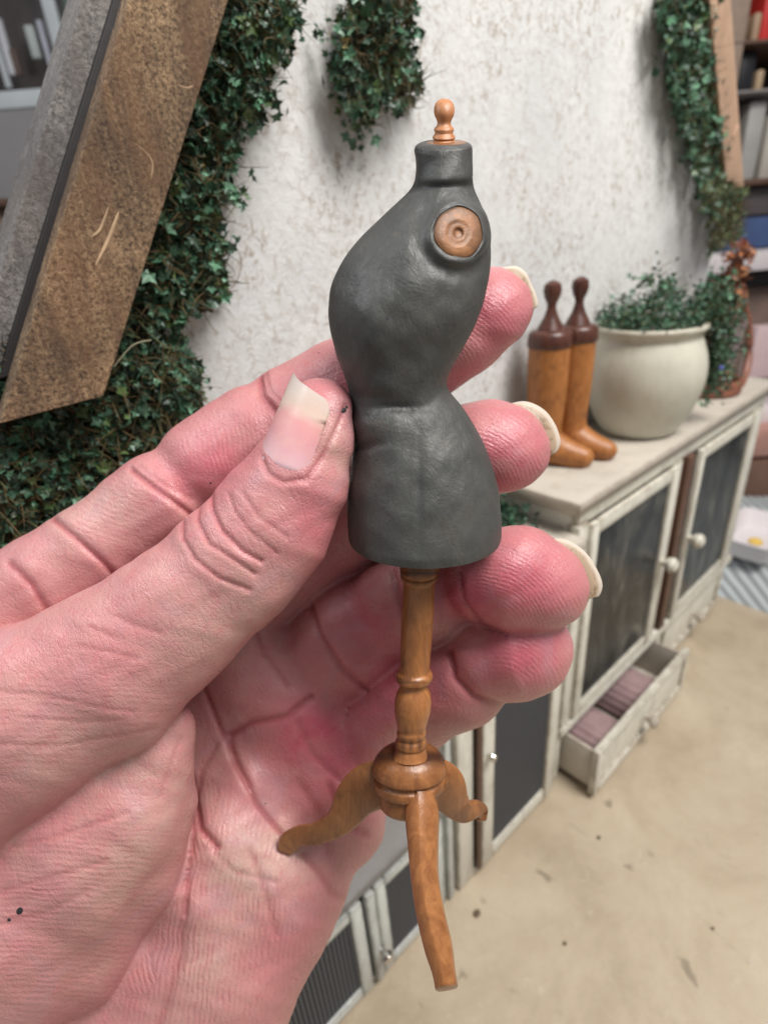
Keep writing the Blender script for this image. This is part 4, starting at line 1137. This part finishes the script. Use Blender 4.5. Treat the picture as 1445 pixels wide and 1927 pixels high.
# far-left glazed cabinet front
gw = empty('glass_fronted_cabinet', fpt(60, 200, 1.05)*S, label='white framed glass door with painted-in reflection strips and objects behind it, blurred at the upper left', cat='cabinet')
def part(nm, rect, q, dep, mat, parent, bev=.002): return fthing(nm, None, None, rect, q, dep, mat, None, bev, parent=parent)
white = mat_plain('white_paint', (.62, .66, .68), .5, .06, 10, 0); dim = mat_plain('dim_interior', (.09, .075, .07), .3, .4, 6, 0)
part('sill', (-260, 167, 108, 202), 1.05, .012, white, gw); part('frame', (98, -160, 122, 166), 1.05, .008, white, gw); part('frame', (-14, -160, -4, 166), 1.055, .008, white, gw); part('back_panel', (-260, -160, 150, 170), 1.13, .01, dim, gw)
for rr_, c_ in [((2, 30, 14, 142), (.85, .85, .92)), ((52, 45, 68, 110), (.55, .60, .58)), ((80, 35, 89, 135), (.78, .78, .9)),  ((128, -60, 180, 90), (.18, .24, .19)), ((22, 90, 34, 142), (.16, .11, .09))]:  # pale strips stand in for reflections on the glass; the rest are items
    part('reflections_and_items', rr_, 1.09, .01, mat_plain('reflections_and_items', c_, .4, .15, 20, 0), gw)
fthing('side_table', 'dark brown piece of furniture at the left edge beside the timber', 'furniture', (-200, 372, 12, 388), .9, .25, M['brownwood'])
fthing('drawer_unit', 'small unit standing under the dark furniture at the left edge', 'furniture', (-200, 392, 8, 470), .92, .2, mat_plain('unit', (.25, .17, .12), .6), z0=-.379)
# right-hand shelves
Q = .78
sh = empty('bookcase', fpt(1400, 200, Q)*S, label='blurred dark wooden shelves crammed with things at the upper right', cat='shelves')
part('back_panel', (1300, -200, 1800, 520), Q+.16, .01, mat_plain('bookcase_back', (.055, .040, .035), .7, .3, 6, 0), sh)
part('shelf', (1300, 78, 1800, 86), Q, .16, M['brownwood'], sh); part('shelf', (1300, 172, 1800, 178), Q, .16, mat_plain('grey_shelf', (.25, .22, .21), .7), sh); part('shelf', (1300, 340, 1800, 352), Q, .16, M['brownwood'], sh)
part('upright', (1330, -200, 1385, 345), Q, .16, mat_plain('taupe', (.30, .22, .17), .7), sh)
def stuffbox(nm, lab, cat, rect, col, q=Q, dep=.06): fthing(nm, lab, cat, rect, q+.02, dep, mat_plain(nm, col, .5, .15, 12, 0))
stuffbox('white_bottle', 'white upright bottle on the top shelf at the right', 'bottle', (1386, 10, 1403, 77), (.66, .65, .62))
stuffbox('wood_strip', 'tan wood strip standing beside the red box on the top shelf', 'wood strip', (1417, 22, 1431, 77), (.45, .30, .19))
stuffbox('red_box', 'bright red box on the top shelf at the right edge', 'box', (1434, -60, 1500, 77), (.60, .03, .025))
stuffbox('wooden_peg', 'short tan peg on the second shelf', 'peg', (1423, 130, 1437, 171), (.45, .32, .2))
stuffbox('dark_opening', 'solid black block standing in for the unlit opening of the second shelf', 'box', (1392, 95, 1421, 171), (.012, .012, .016))  # near-black block paints the darkness of an empty shelf opening
stuffbox('grey_jar', 'grey white jar on the third shelf beside the timber', 'jar', (1400, 190, 1432, 338), (.42, .40, .38))
stuffbox('cream_box', 'cream box at the right edge of the third shelf', 'box', (1438, 215, 1500, 338), (.5, .46, .40))
stuffbox('dark_case', 'dark brown-grey case on the shelf under the timber end', 'case', (1320, 355, 1520, 408), (.085, .070, .072))
stuffbox('blue_tub', 'dark blue tub standing on the white worktop', 'tub', (1325, 411, 1520, 470), (.05, .085, .20))
wt = empty('worktop', fpt(1400, 500, Q)*S, label='white worktop with a dark gap beneath it, right of the plaster wall', cat='worktop')
part('top_board', (1250, 480, 1800, 516), Q-.03, .22, mat_plain('white_board', (.66, .60, .60), .5, .05, 8, 0), wt)
part('underside', (1250, 517, 1800, 545), Q, .16, M['dark'], wt)  # solid near-black box paints the shaded gap below the board
part('front_panel', (1250, 546, 1800, 1500), Q+.02, .16, mat_plain('brown_panel', (.21, .135, .11), .7, .35, 9, 0), wt)
stuffbox('pink_card', 'pale pink sheet behind the copper can handle at the right edge', 'card', (1415, 615, 1500, 712), (.60, .44, .44), Q-.12, .02)
def lowbox(nm, lab, cat, rect, col, q): fthing(nm, lab, cat, rect, q, .05, mat_plain(nm, col, .5, .2, 14, 0), bev=.004)
lowbox('white_packet', 'whitish packet at the right edge beside the cabinet', 'packet', (1424, 768, 1500, 803), (.62, .53, .53), .62)
lowbox('orange_tray', 'pink and orange patterned tray at the right edge', 'tray', (1402, 808, 1500, 862), (.46, .24, .19), .60)
lowbox('brown_crate', 'brown crate below the orange tray at the right edge', 'crate', (1392, 868, 1500, 955), (.16, .085, .06), .60)
# white tray with a yellow spot of paint
tr = empty('paint_tray', fpt(1415, 990, .46)*S, label='small white plastic tray holding a dab of yellow at the right edge', cat='tray')
c0 = fpt(1425, 992, .46); a_ = .042; b_ = .026; hh = .02
def rr(w_, d_, z, n=40, e=7):
    out = []
    for i in range(n):
        t = 2*math.pi*i/n; c, s_ = math.cos(t), math.sin(t)
        x = w_*math.copysign(abs(c)**(2/e), c); y = d_*math.copysign(abs(s_)**(2/e), s_)
        out.append(tuple(c0+Vector((x, y, z))))
    return out
V = rr(a_*.8, b_*.8, -hh)+rr(a_, b_, 0)+rr(a_*.93, b_*.9, 0)+rr(a_*.75, b_*.72, -hh*.75); F = []
for j in range(3): F += [(j*40+i, j*40+(i+1) % 40, (j+1)*40+(i+1) % 40, (j+1)*40+i) for i in range(40)]
F += [tuple(range(40)), tuple(range(120, 160))]
mb = MB(); mb.add(V, F); mb.build('tray', mat_plain('white_plastic', (.72, .66, .66), .3, .04, 10, 0), tr)
mb = MB(); mb.lathe(c0+Vector((-.004, -.002, -hh*.72)), [(.009, 0), (.0085, .002), (.005, .0035), (.001, .004)], 24, sy=.7, sx=.7); mb.build('yellow_dab', mat_plain('yellow', (.72, .48, .10), .4, .1, 40, 0), tr)
lowbox('grey_block', 'grey block under the white tray', 'block', (1368, 1008, 1500, 1075), (.22, .20, .19), .50)
# striped cloth
c1 = on_z(1400, 1075, -.06)
def cloth():
    t = NT('striped_cloth'); wv = t.new('ShaderNodeTexWave'); wv.bands_direction = 'X'; wv.inputs['Scale'].default_value = 22; wv.inputs['Distortion'].default_value = 1.2
    t.l(t.coord(rot=(0, 0, .75)), wv.inputs['Vector'])
    return t.fin(t.ramp(wv.outputs['Fac'], [(.35, (.26, .27, .27)), (.9, (.50, .54, .54))]), .9)
mb = MB(); n = 26; V = []; F = []
for i in range(n):
    for j in range(n):
        x = .416+i*.018; y = -.35+j*.03; V.append((x, y, -.055+.004*math.sin(i*.9)+.004*math.sin(j*.7+i*.4)))
for i in range(n-1):
    for j in range(n-1): F.append((i*n+j, i*n+j+1, (i+1)*n+j+1, (i+1)*n+j))
mb.add(V, F); tag(mb.build('cloth', cloth()), 'grey and white striped cloth beyond the right edge of the beige floor', 'cloth')
mb = MB(); mb.box(.412, .90, -.36, .42, -.075, -.062, .002); tag(mb.build('work_bench', mat_plain('bench', (.3, .28, .26), .8)), 'grey bench carrying the striped cloth', 'bench')
# crumbs on the floor
for (u, v, r, lab) in [(1126, 1577, .0010, 'dark green crumb on the beige floor'), (1340, 1748, .0008, 'small dark crumb near the right side of the floor'), (1062, 1776, .0009, 'brown crumb low on the beige floor'), (897, 1720, .0018, 'flat brown crumb beside the front leg of the stand')]:
    p = on_z(u, v, 0); mb = MB(); mb.lathe((p[0], p[1], 0.0002), [(r*.8, 0), (r, r*.25), (r*.6, r*.5), (r*.1, r*.55)], 9, sy=.8)
    tag(mb.build('crumb', mat_plain('crumb', (.05, .055, .03) if u == 1126 else (.12, .085, .05), .9)), lab, 'crumb')
# paint specks on the thumb and bits on the palm are part of the skin's story: small flecks
def fleck(u, v, w_, r, mat):
    mb = MB(); c = P(u, v, w_)
    n = (CAM-c)/np.linalg.norm(CAM-c)
    mb.lathe(tuple(c), [(r, -r*.4), (r*.9, r*.2), (r*.3, r*.4)], 9, tuple(n), sx=1.6, sy=.8)
    return mb.build('paint_fleck', mat, hand, scale=1)
dkp = mat_plain('dark_paint', (.02, .022, .024), .5)
def on_hand(u, v):
    d = Vector(ray(u, v)).normalized(); hit, loc, nrm, _ = hand.ray_cast(Vector(CAM), d)
    return (np.array(loc), np.array(nrm)) if hit else (P(u, v, 100), np.array((0, -1, 0)))
for (u, v, r_, sx) in [(646, 772, .00050, 1.5), (652, 766, .00030, 1.), (38, 1714, .00060, 1.3), (18, 1731, .00035, 1.), (397, 909, .00022, 1), (600, 664, .0002, 1), (500, 1512, .00018, 1), (665, 1632, .0002, 1), (500, 1300, .00014, 1)]:
    c_, n_ = on_hand(u, v); mb = MB(); mb.lathe(tuple(c_), [(r_, -r_*.4), (r_*.9, r_*.15), (r_*.3, r_*.3)], 9, tuple(n_), sx=sx); mb.build('paint_fleck', dkp, hand, scale=1)
